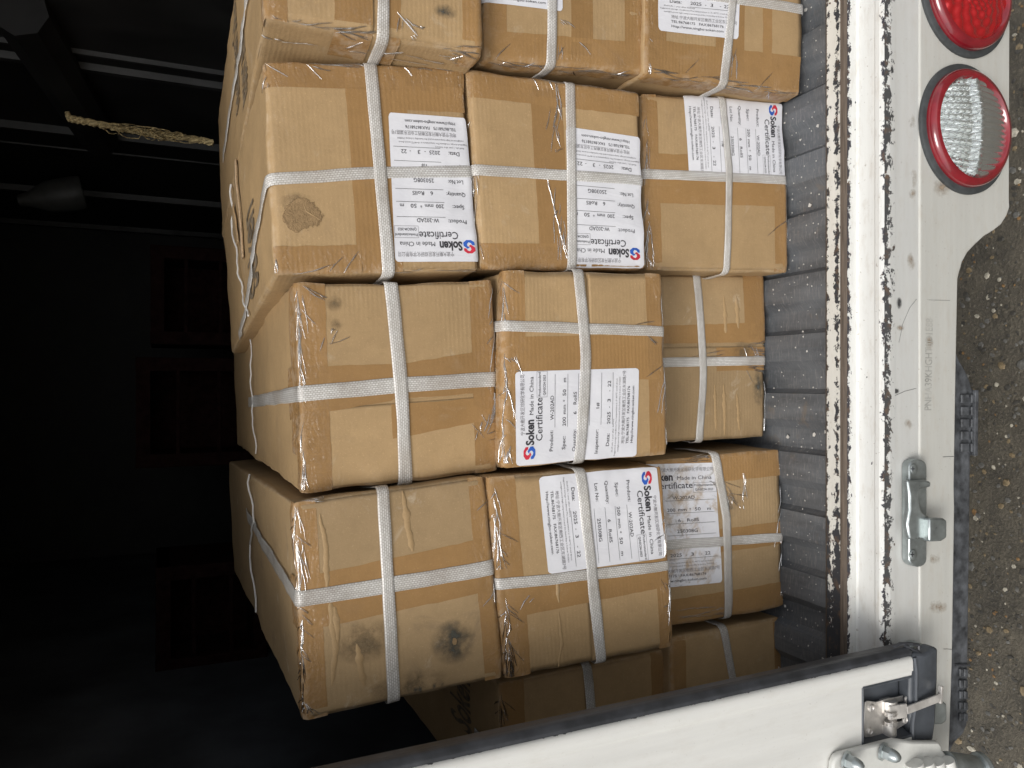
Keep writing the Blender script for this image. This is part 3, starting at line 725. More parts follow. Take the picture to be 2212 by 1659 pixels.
class Carton:
    def __init__(s, px, Y, back=None, depth=.64, seed=0, label='', dirty=False, amp=.0035, r=.007):
        s.Y = Y; s.seed = seed; s.amp = amp; s.r = r; s.dirty = dirty
        s.P = [onY(a, b, Y) for a, b in px]                     # TL, TR, BR, BL as seen in the photo
        s.H = ((s.P[1] - s.P[0]).length + (s.P[2] - s.P[3]).length) / 2
        s.W = ((s.P[3] - s.P[0]).length + (s.P[2] - s.P[1]).length) / 2
        if back: bk = onZ(back[0], back[1], s.P[3].z); s.dv = bk - s.P[3]; s.dv.z = 0
        else: s.dv = Vector((0, depth, 0))
        s.D = s.dv.length
        base = (s.P[1] + s.P[2]) / 2
        s.root = empty('carton', base, label, 'carton', 'strapped cardboard cartons stacked in the cargo hold')
        s.parts()
    def inv(s, px, py):
        t = onY(px, py, s.Y); u = v = .5
        P0, P1, P2, P3 = s.P
        for _ in range(12):
            p = P0 * (1 - u) * (1 - v) + P1 * u * (1 - v) + P2 * u * v + P3 * (1 - u) * v
            du = (P1 - P0) * (1 - v) + (P2 - P3) * v; dv = (P3 - P0) * (1 - u) + (P2 - P1) * u; e = t - p
            det = du.x * dv.z - du.z * dv.x
            u += (e.x * dv.z - e.z * dv.x) / det; v += (du.x * e.z - du.z * e.x) / det
        return u * s.H, v * s.W
    def wrap(s, a, b):
        c = 0
        if a < 0: c = -a; a = 0
        elif a > s.H: c = a - s.H; a = s.H
        if b < 0: c = max(c, -b); b = 0
        elif b > s.W: c = max(c, b - s.W); b = s.W
        return a, b, c
    def surf(s, a, b, c, off=0):
        L = (s.H, s.W, s.D); p = (a, b, c); r = s.r
        q = [max(r, min(L[i] - r, p[i])) for i in range(3)]
        d = Vector([p[i] - q[i] for i in range(3)])
        if d.length < 1e-9: d = Vector((0, 0, -1))
        d.normalize()
        sv = Vector(q) * 4.2 + Vector((s.seed * 7.3, s.seed * 3.1, 0))
        bl = s.amp * noise.noise(sv) + s.amp * .28 * noise.noise(sv * 3.1)
        ed = min(q[0], L[0] - q[0]) ; eb = min(q[1], L[1] - q[1])
        e = max(0, 1 - (min(ed, eb) - r) / .03)
        bl += -.0040 * e * abs(noise.noise(sv * 3.3 + Vector((9, 0, 0)))) + .0005 * e * noise.noise(sv * 14)
        k_ = r + bl + off
        a, b, c = (q[i] + d[i] * k_ for i in range(3))
        u, v, w_ = a / s.H, b / s.W, c / s.D
        P0, P1, P2, P3 = s.P
        return P0 * (1 - u) * (1 - v) + P1 * u * (1 - v) + P2 * u * v + P3 * (1 - u) * v + s.dv * w_
    def edge(s, a, b):
        return min(1, max(0, min(a, s.H - a, b, s.W - b)) / .05)
    def parts(s):
        # body shell
        V, F, UV, E = [], [], [], []
        def grid(fn, n, m, uvf):
            o = len(V)
            for i in range(n + 1):
                for j in range(m + 1):
                    p = fn(i / n, j / m); V.append(s.surf(*p)); UV.append(uvf(*p))
                    dd = sorted([min(p[0], s.H - p[0]), min(p[1], s.W - p[1]), min(p[2], s.D - p[2])])
                    E.append(min(1, max(0, dd[1]) / .05))
            for i in range(n):
                for j in range(m): F.append((o + i * (m + 1) + j, o + i * (m + 1) + j + 1, o + (i + 1) * (m + 1) + j + 1, o + (i + 1) * (m + 1) + j))
        def ease(t, L):                                          # more samples at the rounded edges
            return t
        def sp(t, L):
            k0 = s.r * 1.2 / L
            ts = .12
            if t < ts: return t / ts * k0
            if t > 1 - ts: return 1 - (1 - t) / ts * k0
            return k0 + (t - ts) / (1 - 2 * ts) * (1 - 2 * k0)
        N = 40
        H, W, D = s.H, s.W, s.D; sd = s.seed
        grid(lambda i, j: (sp(i, H) * H, sp(j, W) * W, 0), N, N, lambda a, b, c: (a + sd, b))
        grid(lambda i, j: (sp(i, H) * H, sp(j, W) * W, D), 12, 12, lambda a, b, c: (a + sd, b + 1))
        grid(lambda i, j: (0, sp(j, W) * W, sp(i, D) * D), N, N, lambda a, b, c: (c + sd + 2, b))
        grid(lambda i, j: (H, sp(j, W) * W, sp(i, D) * D), 16, 16, lambda a, b, c: (c + sd + 3, b))
        grid(lambda i, j: (sp(i, H) * H, 0, sp(j, D) * D), 30, 24, lambda a, b, c: (a + sd + 4, c))
        grid(lambda i, j: (sp(i, H) * H, W, sp(j, D) * D), 30, 24, lambda a, b, c: (a + sd + 5, c))
        o = mesh('box_body', V, F, M['dirty' if s.dirty else 'card'], s.root, uvs=UV, attr=E)
        bm = bmesh.new(); bm.from_mesh(o.data); bmesh.ops.remove_doubles(bm, verts=bm.verts, dist=.0002); bmesh.ops.recalc_face_normals(bm, faces=bm.faces)
        for fa in bm.faces: fa.smooth = True
        bm.to_mesh(o.data); bm.free(); s.body = o
    def patch(s, name, rect, off, mat, n=24, m=24, thick=0, ramp=None, uvunit=False, parent=None, jag=0, rc=0):
        """sheet over the unwrapped front; rect = (a0, a1, b0, b1) or four (a,b) corners"""
        if len(rect) == 4 and not isinstance(rect[0], tuple):
            a0, a1, b0, b1 = rect; Q = [(a0, b0), (a1, b0), (a1, b1), (a0, b1)]
        else: Q = rect
        V, F, UV, E = [], [], [], []
        for i in range(n + 1):
            for j in range(m + 1):
                u, v = i / n, j / m
                a = (Q[0][0] * (1 - u) + Q[1][0] * u) * (1 - v) + (Q[3][0] * (1 - u) + Q[2][0] * u) * v
                b = (Q[0][1] * (1 - u) + Q[1][1] * u) * (1 - v) + (Q[3][1] * (1 - u) + Q[2][1] * u) * v
                if jag and (i in (0, n) or j in (0, m)):
                    a += jag * noise.noise(Vector((a * 60, b * 60, s.seed))); b += jag * noise.noise(Vector((a * 60, b * 60, s.seed + 5)))
                of = off * (ramp(a, b) if ramp else 1)
                if rc and i in (0, n) and j in (0, m):
                    ca = sum(q[0] for q in Q) / 4; cb = sum(q[1] for q in Q) / 4; a += (ca - a) * rc; b += (cb - b) * rc
                V.append(s.surf(*s.wrap(a, b), of)); UV.append((u, v) if uvunit else (a + s.seed, b)); E.append(s.edge(a, b))
        for i in range(n):
            for j in range(m): F.append((i * (m + 1) + j, i * (m + 1) + j + 1, (i + 1) * (m + 1) + j + 1, (i + 1) * (m + 1) + j))
        o = mesh(name, V, F, mat, parent or s.root, uvs=UV, attr=E, smooth=True, fix=False)
        if thick:
            md = o.modifiers.new('t', 'SOLIDIFY'); md.thickness = thick; md.offset = 0
        return o
    def flaps(s, direction, at=.5, gap=.003):
        """two outer flaps meeting at a seam; 'h' seam runs left-right in the photo (along a), 'v' runs up-down"""
        r = .0013
        rp = lambda a, b: sm(min(a, s.H - a, b, s.W - b) / .012) if True else 1
        mt = M['dirty' if s.dirty else 'flap']
        e = .003
        if direction == 'h':
            c = s.W * at
            rr = [(e, s.H - e, e, c - gap / 2), (e, s.H - e, c + gap / 2, s.W - e)]
        else:
            c = s.H * at
            rr = [(e, c - gap / 2, e, s.W - e), (c + gap / 2, s.H - e, e, s.W - e)]
        for q in rr:
            s.patch('flap', q, r, mt, 28, 28, thick=.0010, ramp=lambda a, b: rp(a, b))
    def tape(s, *rects):
        for q in rects: s.patch('packing_tape', q, .0021, M['tape'], 26, 20, jag=.0012)
    def px_quad(s, pts): return [s.inv(*p) for p in pts]
    def strap(s, pts, top=None, mat='strap', width=.0152, off=.0034, tail=.10, name='strap', axis='h'):
        """pts in photo coordinates on the front; extended to both edges and round them"""
        P = [s.inv(*p) for p in pts]
        i0 = 0 if axis == 'h' else 1; L = s.H if axis == 'h' else s.W
        def ext(p, q, val):
            t = (val - p[i0]) / (q[i0] - p[i0]); return (p[0] + (q[0] - p[0]) * t, p[1] + (q[1] - p[1]) * t)
        A = ext(P[0], P[1], 0); B = ext(P[-2], P[-1], L)
        mid = [p for p in P if .004 < p[i0] < L - .004]
        path = [A] + mid + [B]
        if axis == 'h':
            if top: e = (-min(.6, s.D), top)
            else: e = (-tail, A[1])
            path = [e] + path + [(L + tail, B[1])]
        else: path = [(A[0], -tail)] + path + [(B[0], L + tail)]
        pts2 = []
        for p, q in zip(path, path[1:]):
            d = math.dist(p, q); k_ = max(1, int(d / .003))
            pts2 += [(p[0] + (q[0] - p[0]) * i / k_, p[1] + (q[1] - p[1]) * i / k_) for i in range(k_)]
        pts2.append(path[-1])
        # soften the kinks
        for _ in range(6):
            pts2 = [pts2[0]] + [((a[0] + b[0] * 2 + c[0]) / 4, (a[1] + b[1] * 2 + c[1]) / 4) for a, b, c in zip(pts2, pts2[1:], pts2[2:])] + [pts2[-1]]
        V, F, UV = [], [], []; ln = 0
        for i, p in enumerate(pts2):
            q0 = pts2[max(0, i - 1)]; q1 = pts2[min(len(pts2) - 1, i + 1)]
            tx, ty = q1[0] - q0[0], q1[1] - q0[1]; tl = math.hypot(tx, ty) or 1; nx, ny = -ty / tl, tx / tl
            if i: ln += math.dist(p, pts2[i - 1])
            wv = width / 2 * (1 + .10 * noise.noise(Vector((ln * 12, s.seed, 4)))); sh = .0008 * noise.noise(Vector((ln * 20, s.seed, 8)))
            # side offset keeps the fold side constant so that the strap does not tear at an edge
            for t, o_ in ((-1, off - .0010), (-.97, off), (-.5, off + .00025), (.0, off + .0003), (.5, off + .00025), (.97, off), (1, off - .0010)):
                V.append(s.surf(*s.wrap(p[0] + nx * (wv * t + sh), p[1] + ny * (wv * t + sh)), o_)); UV.append((ln + s.seed, (t + 1) * width / 2))
        m = 7
        for i in range(len(pts2) - 1):
            for j in range(m - 1): F.append((i * m + j, i * m + j + 1, (i + 1) * m + j + 1, (i + 1) * m + j))
        return mesh(name, V, F, M[mat], s.root, uvs=UV, smooth=True, fix=False)
    def label(s, px, rot, mat='paper'):
        """px: four photo corners TL,TR,BR,BL of the label as it lies in the photo; rot = quarter turns (clockwise) of its text"""
        Q = s.px_quad(px)
        o = s.patch('label', Q, .0026, M[mat], 34, 34, rc=.020)
        # reading frame: reading TL, TR, BR, BL
        Rq = [Q[(i + rot) % 4] for i in range(4)]
        V0, F0, MI = ART; V = []
        for x, y in V0:
            a = (Rq[0][0] * (1 - x) + Rq[1][0] * x) * (1 - y) + (Rq[3][0] * (1 - x) + Rq[2][0] * x) * y
            b = (Rq[0][1] * (1 - x) + Rq[1][1] * x) * (1 - y) + (Rq[3][1] * (1 - x) + Rq[2][1] * x) * y
            V.append(s.surf(*s.wrap(a, b), .0030))
        mesh('label_print', V, F0, [M['ink'], M['grey_ink'], M['red_ink'], M['blue_ink']], o, mi=MI, fix=False)
        return o
    def blot(s, px, rx, ry, mat, name='stain', off=.0024, n=14):
        c = s.inv(*px); return s.patch(name, (c[0] - rx, c[0] + rx, c[1] - ry, c[1] + ry), off, M[mat], n, n, uvunit=True)
    def crease(s, ps, w=.0012, h=.0010, mat='film', name='film_crease', seed=0):
        P = [s.inv(*p) for p in ps]; pts = []
        for p, q in zip(P, P[1:]):
            k_ = max(2, int(math.dist(p, q) / .004)); pts += [(p[0] + (q[0] - p[0]) * i / k_, p[1] + (q[1] - p[1]) * i / k_) for i in range(k_)]
        pts.append(P[-1]); V, F = [], []; n = len(pts)
        for i, p in enumerate(pts):
            q0 = pts[max(0, i - 1)]; q1 = pts[min(n - 1, i + 1)]; tx, ty = q1[0] - q0[0], q1[1] - q0[1]; tl = math.hypot(tx, ty) or 1; nx, ny = -ty / tl, tx / tl
            fade = math.sin(math.pi * min(1, (i + .3) / n)) ** .5 * (.55 + .75 * abs(noise.noise(Vector((i * .33, s.seed, seed)))) * 1.6)
            wob = .0016 * noise.noise(Vector((i * .22, s.seed + 3, seed)))
            for t, hh in ((-1, 0), (-.6, .7), (0, 1), (.6, .7), (1, 0)):
                V.append(s.surf(*s.wrap(p[0] + nx * (w * fade * t + wob), p[1] + ny * (w * fade * t + wob)), .0024 + h * fade * hh))
        for i in range(n - 1):
            for j in range(4): F.append((i * 5 + j, i * 5 + j + 1, (i + 1) * 5 + j + 1, (i + 1) * 5 + j))
        return V, F
    def creases(s, lst, mat='film', name='film_creases', w=.0012, h=.0010):
        m_ = MB()
        for i, ps in enumerate(lst):
            V, F = s.crease(ps, w, h, seed=i * 3.7); m_.add(V, F)
        o = mesh(name, m_.v, m_.f, M[mat], s.root, uvs=[(v.x * 1.0 + 5, v.z) for v in m_.v], attr=[1.0] * len(m_.v), smooth=True, fix=False); o['kind'] = 'stuff'; return o
    def film(s, edges, seed=1, dens=1.0):
        """random stretched film wrinkles; edges: (x0,y0,x1,y1,spread_px,n) runs in photo coordinates"""
        rn = random.Random(seed); L = []
        for x0, y0, x1, y1, sp_, n in edges:
            d = math.hypot(x1 - x0, y1 - y0); tx, ty = (x1 - x0) / d, (y1 - y0) / d
            for i in range(int(n * dens)):
                t = rn.random() * d; ln = rn.uniform(18, 90); o = rn.gauss(0, sp_ * .45); sk = rn.uniform(-.25, .25)
                if rn.random() < .22: sk = rn.choice((-1, 1)) * rn.uniform(.7, 1.6); ln *= .4
                a = (x0 + tx * t + ty * -o, y0 + ty * t + tx * o)
                t2 = min(d, t + ln); o2 = o + sk * (t2 - t)
                if t2 - t < 6: continue
                b = (x0 + tx * t2 - ty * o2, y0 + ty * t2 + tx * o2); md = ((a[0] + b[0]) / 2 + rn.uniform(-2, 2), (a[1] + b[1]) / 2 + rn.uniform(-2, 2))
                L.append([a, md, b])
        s.creases(L, w=.0010, h=.0012)
    def toptext(s, body, a0, a1, b0, b1):
        """print on the upper face: runs along the width, letters reach back along the depth"""
        v, f = fit(body, 0, 1, 0, 1, 3, .02)
        mesh('box_print', [s.surf(*s.wrap(-(a1 + (a0 - a1) * y), b0 + (b1 - b0) * x), .0012) for x, y in v], f, M['box_ink'], s.root, fix=False)

def T(*a): return a
# ---- column 1 (rightmost seen from behind)
c = Carton([(556, -400), (1036, -380), (1041, 118), (570, 40)], .955, back=(479, 517), seed=1, label='top layer carton cut by the photo edge, with a frayed corner and dark smudge')
c.flaps('v', .485, .006)
c.tape((-.02, c.H * .10, 0, c.W), (c.H * .90, c.H + .02, 0, c.W + .03), (.02, c.H * .98, c.W * .80, c.W + .02) if False else (c.H * .30, c.H * .47, 0, c.W + .05), (c.H * .50, c.H * .60, 0, c.W + .05))
c.strap([(828, -200), (826, 73)], axis='v', off=.0042); c.strap([(560, -170), (1038, -160)], top=c.W * .55)
c.blot((962, 27), .018, .010, 'stain_dark'); c.toptext('Soken Soken Soken', .30, .36, .20, .02); c.toptext('MADE IN CHINA', .20, .27, .24, .14)
c.film([(560, 100, 1000, 150, 14, 16), (580, 40, 1035, 122, 8, 22), (850, 30, 905, 75, 20, 12), (566, 30, 560, 95, 6, 6)], 1)
c = Carton([(1045, -380), (1388, -380), (1391, 158), (1044, 128)], .985, seed=2, label='middle layer carton showing only the last line of its label at the photo edge')
c.flaps('h', .35)
c.tape((0, c.H * .13, 0, c.W + .02), (c.H * .52, c.H * .66, 0, c.W + .02), (c.H * .87, c.H + .02, 0, c.W + .02), (.01, c.H * .98, c.W * .88, c.W + .03))
c.label([(1016, -240), (1213, -240), (1213, 27), (1020, 3)], 0)
c.strap([(1193, -200), (1189, 93)], axis='v', off=.0042)
c.film([(1050, 128, 1370, 175, 14, 20), (1208, 40, 1214, 130, 8, 6), (1240, 90, 1240, 130, 10, 3)], 2)
c = Carton([(1396, -380), (1737, -370), (1733, 206), (1392, 160)], .975, seed=3, label='floor carton at the top right of the photo with its label upright')
c.flaps('h', .45)
c.tape((0, c.H * .12, 0, c.W + .02), (c.H * .42, c.H * .60, 0, c.W + .02), (.01, c.H * .98, c.W * .86, c.W + .03), (c.H * .72, c.H * .78, c.W * .6, c.W * .98))
c.label([(1417, -190), (1600, -175), (1592, 87), (1421, 67)], 0)
c.strap([(1598, 2), (1735, 22)]); c.strap([(1590, -100), (1568, 112)], axis='v', off=.0042)
c.film([(1400, 150, 1728, 210, 12, 22), (1592, 90, 1580, 170, 8, 5), (1400, 60, 1402, 160, 6, 6)], 3)
# ---- column 2
c = Carton([(564, 125), (1003, 146), (1036, 584), (594, 594)], 1.0, back=(500, 765), seed=4, label='top layer carton with a torn patch beside its upside-down label')
c.flaps('v', .56)
c.tape(T((-.01, -.0), (c.H * 1, 0), (c.H * 1, c.W * .12), (-.01, c.W * .13)), (c.H * .38, c.H * .60, .0, c.W), (.0, c.H * .40, c.W * .87, c.W), (c.H * .60, c.H * .68, 0, c.W * .3), (c.H * .68, c.H * .99, c.W * .10, c.W * .22))
c.label([(838, 244), (1006, 255), (1036, 566), (852, 567)], 2)
c.strap([(590, 389), (813, 375), (1017, 371)], top=c.W * 1.12); c.strap([(799, 133), (839, 593)], axis='v', off=.0042, width=.017)
c.film([(570, 128, 1000, 155, 8, 16), (572, 130, 578, 190, 8, 6), (596, 530, 597, 592, 5, 6), (600, 592, 1030, 582, 6, 10)], 4, .8)
c.creases([[(652, 436), (660, 458), (692, 478)]], 'flap', 'torn_edge', .0010, .0010)
c.blot((655, 468), .030, .026, 'torn', 'torn_patch', .0026); c.blot((640, 440), .024, .015, 'stain_brown'); c.toptext('Soken', .16, .30, c.W * .90, c.W * .45)
# thin cord over the top
def cord(cn, pts, r=.0016):
    m_ = MB(); P = []
    for (a, b), (a2, b2) in zip(pts, pts[1:]):
        P += [cn.surf(*cn.wrap(-(a + (a2 - a) * t / 6), b + (b2 - b) * t / 6), .0045 + .002 * math.sin(t * 1.3)) for t in range(6)]
    m_.tube(P, r, 6); m_.build('cord', M['cord'], cn.root, smooth=True)
cord(c, [(.42, .01), (.44, c.W * .3), (.40, c.W * .6), (.37, c.W * .8), (.30, c.W - .001)])
c.patch('flap_edge', [(-.325, .0), (-.337, .0), (-.334, c.W * .6), (-.322, c.W * .6)], .004, M['raw'], 4, 30, thick=.003, jag=.004)
c.patch('flap_edge', [(-.40, .05), (-.43, .05), (-.40, c.W * .45), (-.385, c.W * .45)], .004, M['flap'], 4, 20, thick=.002, jag=.004)
c = Carton([(1006, 148), (1383, 198), (1393, 579), (1038, 581)], 1.0, seed=5, label='middle layer carton with an upside-down label and long shiny film creases')
c.flaps('v', .5)
c.tape((0, c.H * 1.0, -.01, c.W * .14), (c.H * .34, c.H * .52, 0, c.W), (0, c.H, c.W * .87, c.W + .01))
c.label([(1221, 274), (1382, 297), (1388, 579), (1225, 577)], 2)
c.strap([(1030, 368), (1387, 390)]); c.strap([(1231, 179), (1233, 580)], axis='v', off=.0042)
c.film([(1206, 170, 1200, 330, 14, 10), (1196, 380, 1222, 560, 16, 16), (1050, 140, 1380, 200, 8, 12), (1012, 160, 1035, 560, 4, 10)], 5)
c.creases([[(1196, 150), (1208, 250), (1202, 290)], [(1175, 360), (1200, 470), (1222, 560)], [(1180, 385), (1212, 520)], [(1205, 180), (1214, 260)]])
c = Carton([(1384, 199), (1695, 221), (1700, 587), (1396, 584)], 1.02, seed=6, label='floor carton in the second stack from the right, label turned sideways at its upper edge')
c.flaps('h', .5)
c.tape((0, c.H, c.W * .34, c.W * .62), (0, c.H * .10, 0, c.W), (c.H * .90, c.H + .01, 0, c.W))
c.label([(1475, 202), (1690, 221), (1694, 383), (1486, 383)], 1)
c.strap([(1393, 376), (1696, 390)], off=.0036); c.strap([(1557, 208), (1571, 372), (1565, 584)], axis='v', off=.0044, width=.013)
c.film([(1398, 420, 1404, 580, 9, 16), (1396, 205, 1398, 400, 4, 8), (1695, 400, 1699, 580, 4, 8)], 6)
# ---- column 3
c = Carton([(636, 608), (1064, 603), (1077, 1018), (653, 1068)], .995, back=(512, 963), seed=7, amp=.005, label='clean unlabelled top layer carton with two crossed straps and pale speckles')
c.flaps('h', .60, .004)
c.tape((-.05, c.H * .14, .0, c.W * .40), (-.05, c.H * .14, c.W * .60, c.W * .82), (-.02, c.H * .14, c.W * .40, c.W), (c.H * .87, c.H + .02, 0, c.W), T((-.07, c.W * .40), (c.H * .45, c.W * .41), (c.H * .45, c.W * .59), (-.07, c.W * .66)), T((c.H * .44, c.W * .42), (c.H, c.W * .36), (c.H, c.W * .585), (c.H * .44, c.W * .585)), T((c.H * .44, c.W * .61), (c.H, c.W * .61), (c.H, c.W * .72), (c.H * .44, c.W * .78)))
c.strap([(657, 850), (860, 832), (1065, 819)], top=c.W * .60, width=.020); c.strap([(844, 600), (866, 840), (875, 1047)], axis='v', off=.0042, width=.018)
c.blot((722, 655), .012, .012, 'stain_brown'); c.blot((728, 700), .010, .008, 'stain_brown')
c.film([(642, 620, 655, 870, 12, 34), (655, 900, 655, 1060, 5, 10), (1040, 960, 1073, 850, 14, 20), (1064, 610, 1074, 840, 4, 14), (690, 770, 720, 710, 12, 6), (646, 612, 700, 650, 10, 6)], 7)
cord(c, [(.50, .0), (.52, c.W * .4), (.50, c.W * .7), (.47, c.W * .99)], .0012)
c = Carton([(1088, 581), (1432, 588), (1443, 984), (1088, 1010)], .975, seed=8, label='middle layer carton with a clean label whose text runs up the photo')
c.flaps('v', .5)
c.tape((-.02, c.H * .12, 0, c.W), (0, c.H, c.W * .34, c.W * .58), (c.H * .88, c.H + .01, 0, c.W), (0, c.H * .2, c.W * .6, c.W))
c.label([(1110, 803), (1378, 795), (1373, 985), (1112, 1004)], 3)
c.strap([(1071, 703), (1432, 716)]); c.strap([(1248, 590), (1263, 772), (1250, 999)], axis='v', off=.0042, width=.017)
c.film([(1092, 760, 1094, 1000, 8, 26), (1084, 590, 1088, 700, 6, 12), (1436, 600, 1441, 960, 3, 14), (1130, 820, 1110, 770, 10, 6), (1350, 690, 1420, 740, 10, 4)], 8)
c = Carton([(1424, 590), (1648, 594), (1657, 948), (1428, 957)], 1.07, seed=9, dirty=True, amp=.006, label='dirty unlabelled floor carton set back, with a split seam and a dark smear')
c.flaps('h', .425, .007)
c.tape((c.H * .78, c.H + .01, 0, c.W * .39), (c.H * .9, c.H + .01, c.W * .45, c.W * .55), T((0, c.W * .31), (c.H, c.W * .29), (c.H, c.W * .41), (0, c.W * .415)), (c.H * .5, c.H, c.W * .44, c.W * .58))
c.strap([(1439, 783), (1646, 779)]); c.strap([(1503, 593), (1514, 790), (1510, 950)], axis='v', off=.0042, width=.014)
c.film([(1600, 745, 1650, 760, 22, 16), (1600, 790, 1655, 800, 12, 10), (1648, 820, 1656, 930, 4, 8), (1460, 765, 1560, 770, 10, 4)], 9)
c.creases([[(1560, 640), (1562, 720)], [(1585, 640), (1590, 710)], [(1560, 830), (1566, 940)], [(1590, 850), (1597, 930)], [(1540, 830), (1546, 930)]], 'flap', 'dent_ridge', .005, .0012)
c.blot((1636, 838), .014, .034, 'stain_dark'); c.blot((1600, 760), .03, .02, 'stain_brown')
# ---- column 4
c = Carton([(632, 1084), (1047, 1026), (1087, 1465), (656, 1557)], .965, back=(506, 1238), seed=10, dirty=True, amp=.005, label='top layer carton with a dirty lower half, a black bullseye stain and small holes')
c.flaps('h', .50, .002)
c.tape((-.02, c.H * .11, 0, c.W), (c.H * .90, c.H + .01, 0, c.W), T((-.05, c.W * .36), (c.H, c.W * .30), (c.H, c.W * .56), (-.05, c.W * .60)))
c.strap([(641, 1295), (850, 1262), (1056, 1226)], top=c.W * .30, width=.020); c.strap([(826, 1056), (850, 1509)], axis='v', off=.0042, width=.016)
c.blot((978, 1385), .034, .032, 'stain_dark'); c.blot((980, 1384), .004, .006, 'torn', 'hole_patch', .0028); c.blot((790, 1385), .05, .03, 'stain_brown'); c.blot((880, 1480), .06, .02, 'stain_brown')
c.film([(640, 1095, 646, 1290, 12, 34), (650, 1310, 652, 1540, 9, 34), (1056, 1030, 1082, 1240, 6, 16), (1062, 1240, 1078, 1300, 12, 8), (628, 1084, 700, 1076, 8, 4)], 10)
c.creases([[(690, 1110), (703, 1180), (706, 1280)], [(712, 1300), (724, 1400), (718, 1480)], [(722, 1310), (728, 1390)], [(770, 1390), (785, 1480)], [(868, 1060), (890, 1190)]], 'flap', 'dent_ridge', .0050, .0010)
for hx, hy in ((954, 1477), (937, 1481), (906, 1488), (897, 1490)): c.blot((hx, hy), .0035, .005, 'stain_dark', 'hole', .0028, 5)
cord(c, [(.50, .0), (.46, c.W * .3), (.55, c.W * .5), (.46, c.W * .99)], .0016)
c = Carton([(1052, 1030), (1433, 1004), (1455, 1398), (1092, 1470)], .965, seed=11, label='middle layer carton at the left with a clean sideways label and straps crossing beside it')
c.flaps('v', .5)
c.tape((-.015, c.H * .14, 0, c.W), T((0, c.W * .54), (c.H, c.W * .50), (c.H, c.W * .66), (0, c.W * .70)), (c.H * .91, c.H + .01, 0, c.W))
c.label([(1162, 1031), (1419, 1006), (1437, 1204), (1182, 1239)], 1)
c.strap([(1069, 1263), (1437, 1222)]); c.strap([(1251, 1008), (1297, 1429)], axis='v', off=.0042, width=.017)
c.film([(1066, 1040, 1078, 1230, 8, 26), (1090, 1290, 1100, 1462, 6, 34), (1434, 1020, 1450, 1390, 4, 16), (1425, 1240, 1450, 1270, 10, 6), (1120, 1320, 1150, 1290, 4, 2)], 11)
c.creases([[(1205, 1320), (1212, 1380), (1206, 1440)], [(1200, 1240), (1206, 1300)]], 'flap', 'dent_ridge', .003, .0012)
c = Carton([(1395, 994), (1685, 968), (1694, 1310), (1400, 1362)], 1.035, seed=12, dirty=True, amp=.005, label='floor carton with a stained brown scuffed label partly hidden by the carton above')
c.flaps('h', .5)
c.tape((0, c.H, 0, c.W * .17), (0, c.H, c.W * .84, c.W), (0, c.H, c.W * .46, c.W * .60))
c.label([(1362, 1004), (1544, 999), (1558, 1257), (1380, 1275)], 0, 'paper_old')
c.strap([(1400, 1180), (1684, 1160)], off=.0036); c.strap([(1541, 975), (1568, 1120), (1570, 1328)], axis='v', off=.0044, width=.016)
c.film([(1540, 1010, 1580, 1100, 22, 18), (1600, 1010, 1606, 1100, 10, 8), (1684, 980, 1690, 1290, 3, 10), (1455, 1330, 1560, 1310, 16, 10), (1455, 1000, 1530, 985, 8, 10)], 12)
# ---- column 5, in the shade behind the closed door
c = Carton([(1076, 1475), (1438, 1403), (1440, 1700), (1085, 1790)], 1.07, depth=.56, seed=13, label='middle layer carton in shadow behind the closed door')
c.flaps('v', .5); c.tape((0, c.H * .14, 0, c.W), (c.H * .9, c.H, 0, c.W)); c.strap([(1267, 1437), (1275, 1538)], axis='v', off=.0042); c.strap([(1080, 1640), (1438, 1580)])
c.toptext('Soken', .12, .22, c.W * .6, c.W * .2)
c.film([(1080, 1490, 1084, 1640, 8, 20)], 13)
c = Carton([(1446, 1378), (1702, 1328), (1712, 1590), (1450, 1670)], 1.05, depth=.60, seed=14, label='floor carton in shadow in the left corner, bottom of the leftmost stack')
c.flaps('h', .5); c.tape((0, c.H * .12, 0, c.W), (c.H * .86, c.H, 0, c.W)); c.strap([(1560, 1356), (1581, 1469)], axis='v', off=.0042, width=.014)

# ------------------------------------------------------------------ small things
# rope hanging on the right wall
m_ = MB(); Yr = 1.7
def rp(px, py, d=0): return onY(px, py, Yr + d)
core = [rp(145, 246), rp(150, 256), rp(180, 262), rp(240, 274), rp(300, 284), rp(360, 292), rp(420, 301), rp(470, 310)]
fine = []
for a, b in zip(core, core[1:]): fine += [a + (b - a) * t / 5 for t in range(5)]
for ph in (0, 2.09, 4.18):
    m_.tube([p + Vector((math.cos(i * .9 + ph), math.sin(i * .9 + ph), 0)) * .0035 for i, p in enumerate(fine)], .0042, 6)
m_2 = MB()
for i in range(26):
    t0 = random.uniform(200, 330); y0 = 262 + (t0 - 160) * .14
    P = []; x = t0; y = y0
    amp = random.uniform(3, 20); ln_ = random.uniform(50, 130)
    for j in range(12):
        q = j / 11; P.append(rp(x + ln_ * q, y + .14 * ln_ * q + amp * math.sin(q * math.pi * random.uniform(.8, 1.3)) * (1 if i % 3 else -.7), random.uniform(-.01, .01) - .01))
    m_2.tube(P, .0009, 5)
ro = empty('rope', rp(470, 310), 'frayed yellow hemp rope hanging in the dark cargo hold above the cartons', 'rope')
m_.build('rope_strands', M['rope'], ro, smooth=True); m_2.build('frayed_fibres', M['rope'], ro, smooth=True)
# pale bottle hanging by the wall
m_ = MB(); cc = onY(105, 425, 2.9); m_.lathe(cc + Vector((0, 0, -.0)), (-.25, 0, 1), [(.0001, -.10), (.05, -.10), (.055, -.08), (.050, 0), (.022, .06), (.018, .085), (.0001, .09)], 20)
o = m_.build('pale_bottle', M['bottle'], smooth=True); tag(o, 'dim pale bottle high on the dark wall of the hold', 'bottle')
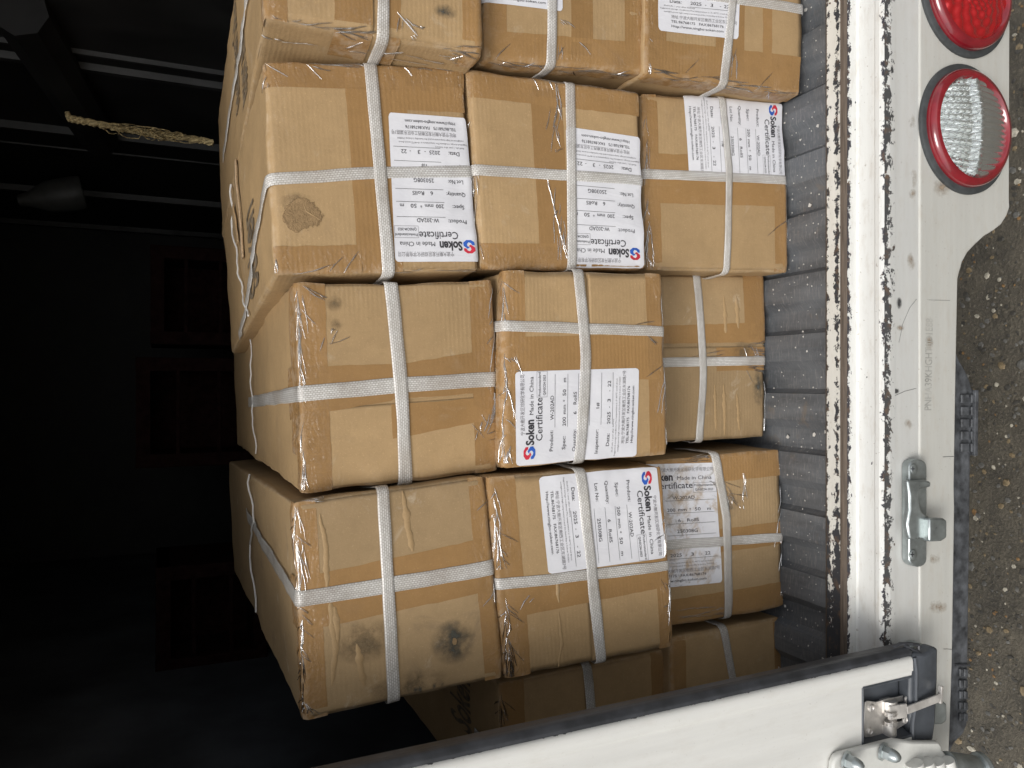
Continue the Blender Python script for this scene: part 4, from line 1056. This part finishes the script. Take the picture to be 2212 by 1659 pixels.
# crates at the far end
def crate(px, py, Y, w_, h_, label):
    c0 = onY(px, py, Y); m_ = MB(); t = .02
    m_.box((c0.x - w_ / 2, Y, c0.z - h_ / 2), (c0.x - w_ / 2 + t * 2, Y + .3, c0.z + h_ / 2)); m_.box((c0.x + w_ / 2 - t * 2, Y, c0.z - h_ / 2), (c0.x + w_ / 2, Y + .3, c0.z + h_ / 2))
    m_.box((c0.x - w_ / 2, Y + .001, c0.z + h_ / 2 - t * 2), (c0.x + w_ / 2, Y + .299, c0.z + h_ / 2 - .001)); m_.box((c0.x - w_ / 2, Y + .001, c0.z - h_ / 2 + .001), (c0.x + w_ / 2, Y + .299, c0.z - h_ / 2 + t * 2))
    m_.box((c0.x - w_ / 2 + t, Y + .2, c0.z - h_ / 2 + t), (c0.x + w_ / 2 - t, Y + .25, c0.z + h_ / 2 - t))
    for i in range(2):
        z = c0.z - h_ / 2 + h_ * (i + 1) / 3; m_.box((c0.x - w_ / 2 + t, Y + .002, z - .006), (c0.x + w_ / 2 - t, Y + .02, z + .006))
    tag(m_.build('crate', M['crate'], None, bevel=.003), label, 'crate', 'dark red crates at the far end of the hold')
crate(430, 890, 2.5, .32, .34, 'dim dark red crate beyond the cartons, centre of the far end')
crate(460, 1330, 2.4, .30, .30, 'dim dark red crate beyond the cartons near the left wall')
crate(440, 640, 2.6, .30, .30, 'dim dark red crate beyond the cartons nearer the rope')
# paint flakes on the floor
m_ = MB()
for i in range(330):
    x = random.uniform(-.55, .75); y = random.uniform(.938, 1.06); s_ = random.uniform(.0006, .0018) if random.random() < .93 else random.uniform(.002, .0042)
    n = random.choice((3, 4, 5)); a0 = random.uniform(0, 6.28)
    ph = (x + .80) % per; h = 0 if ph > .053 else -.010
    m_.prism([(x + s_ * random.uniform(.6, 1.2) * math.cos(a0 + j * 6.283 / n), y + s_ * random.uniform(.6, 1.2) * math.sin(a0 + j * 6.283 / n), FLOOR + h + .0022) for j in range(n)], (0, 0, .0005))
o = m_.build('paint_flakes', plain('flake_white', (.62, .60, .56), .6)); tag(o, 'small white paint flakes scattered on the ribbed floor', 'paint flakes', kind='stuff')
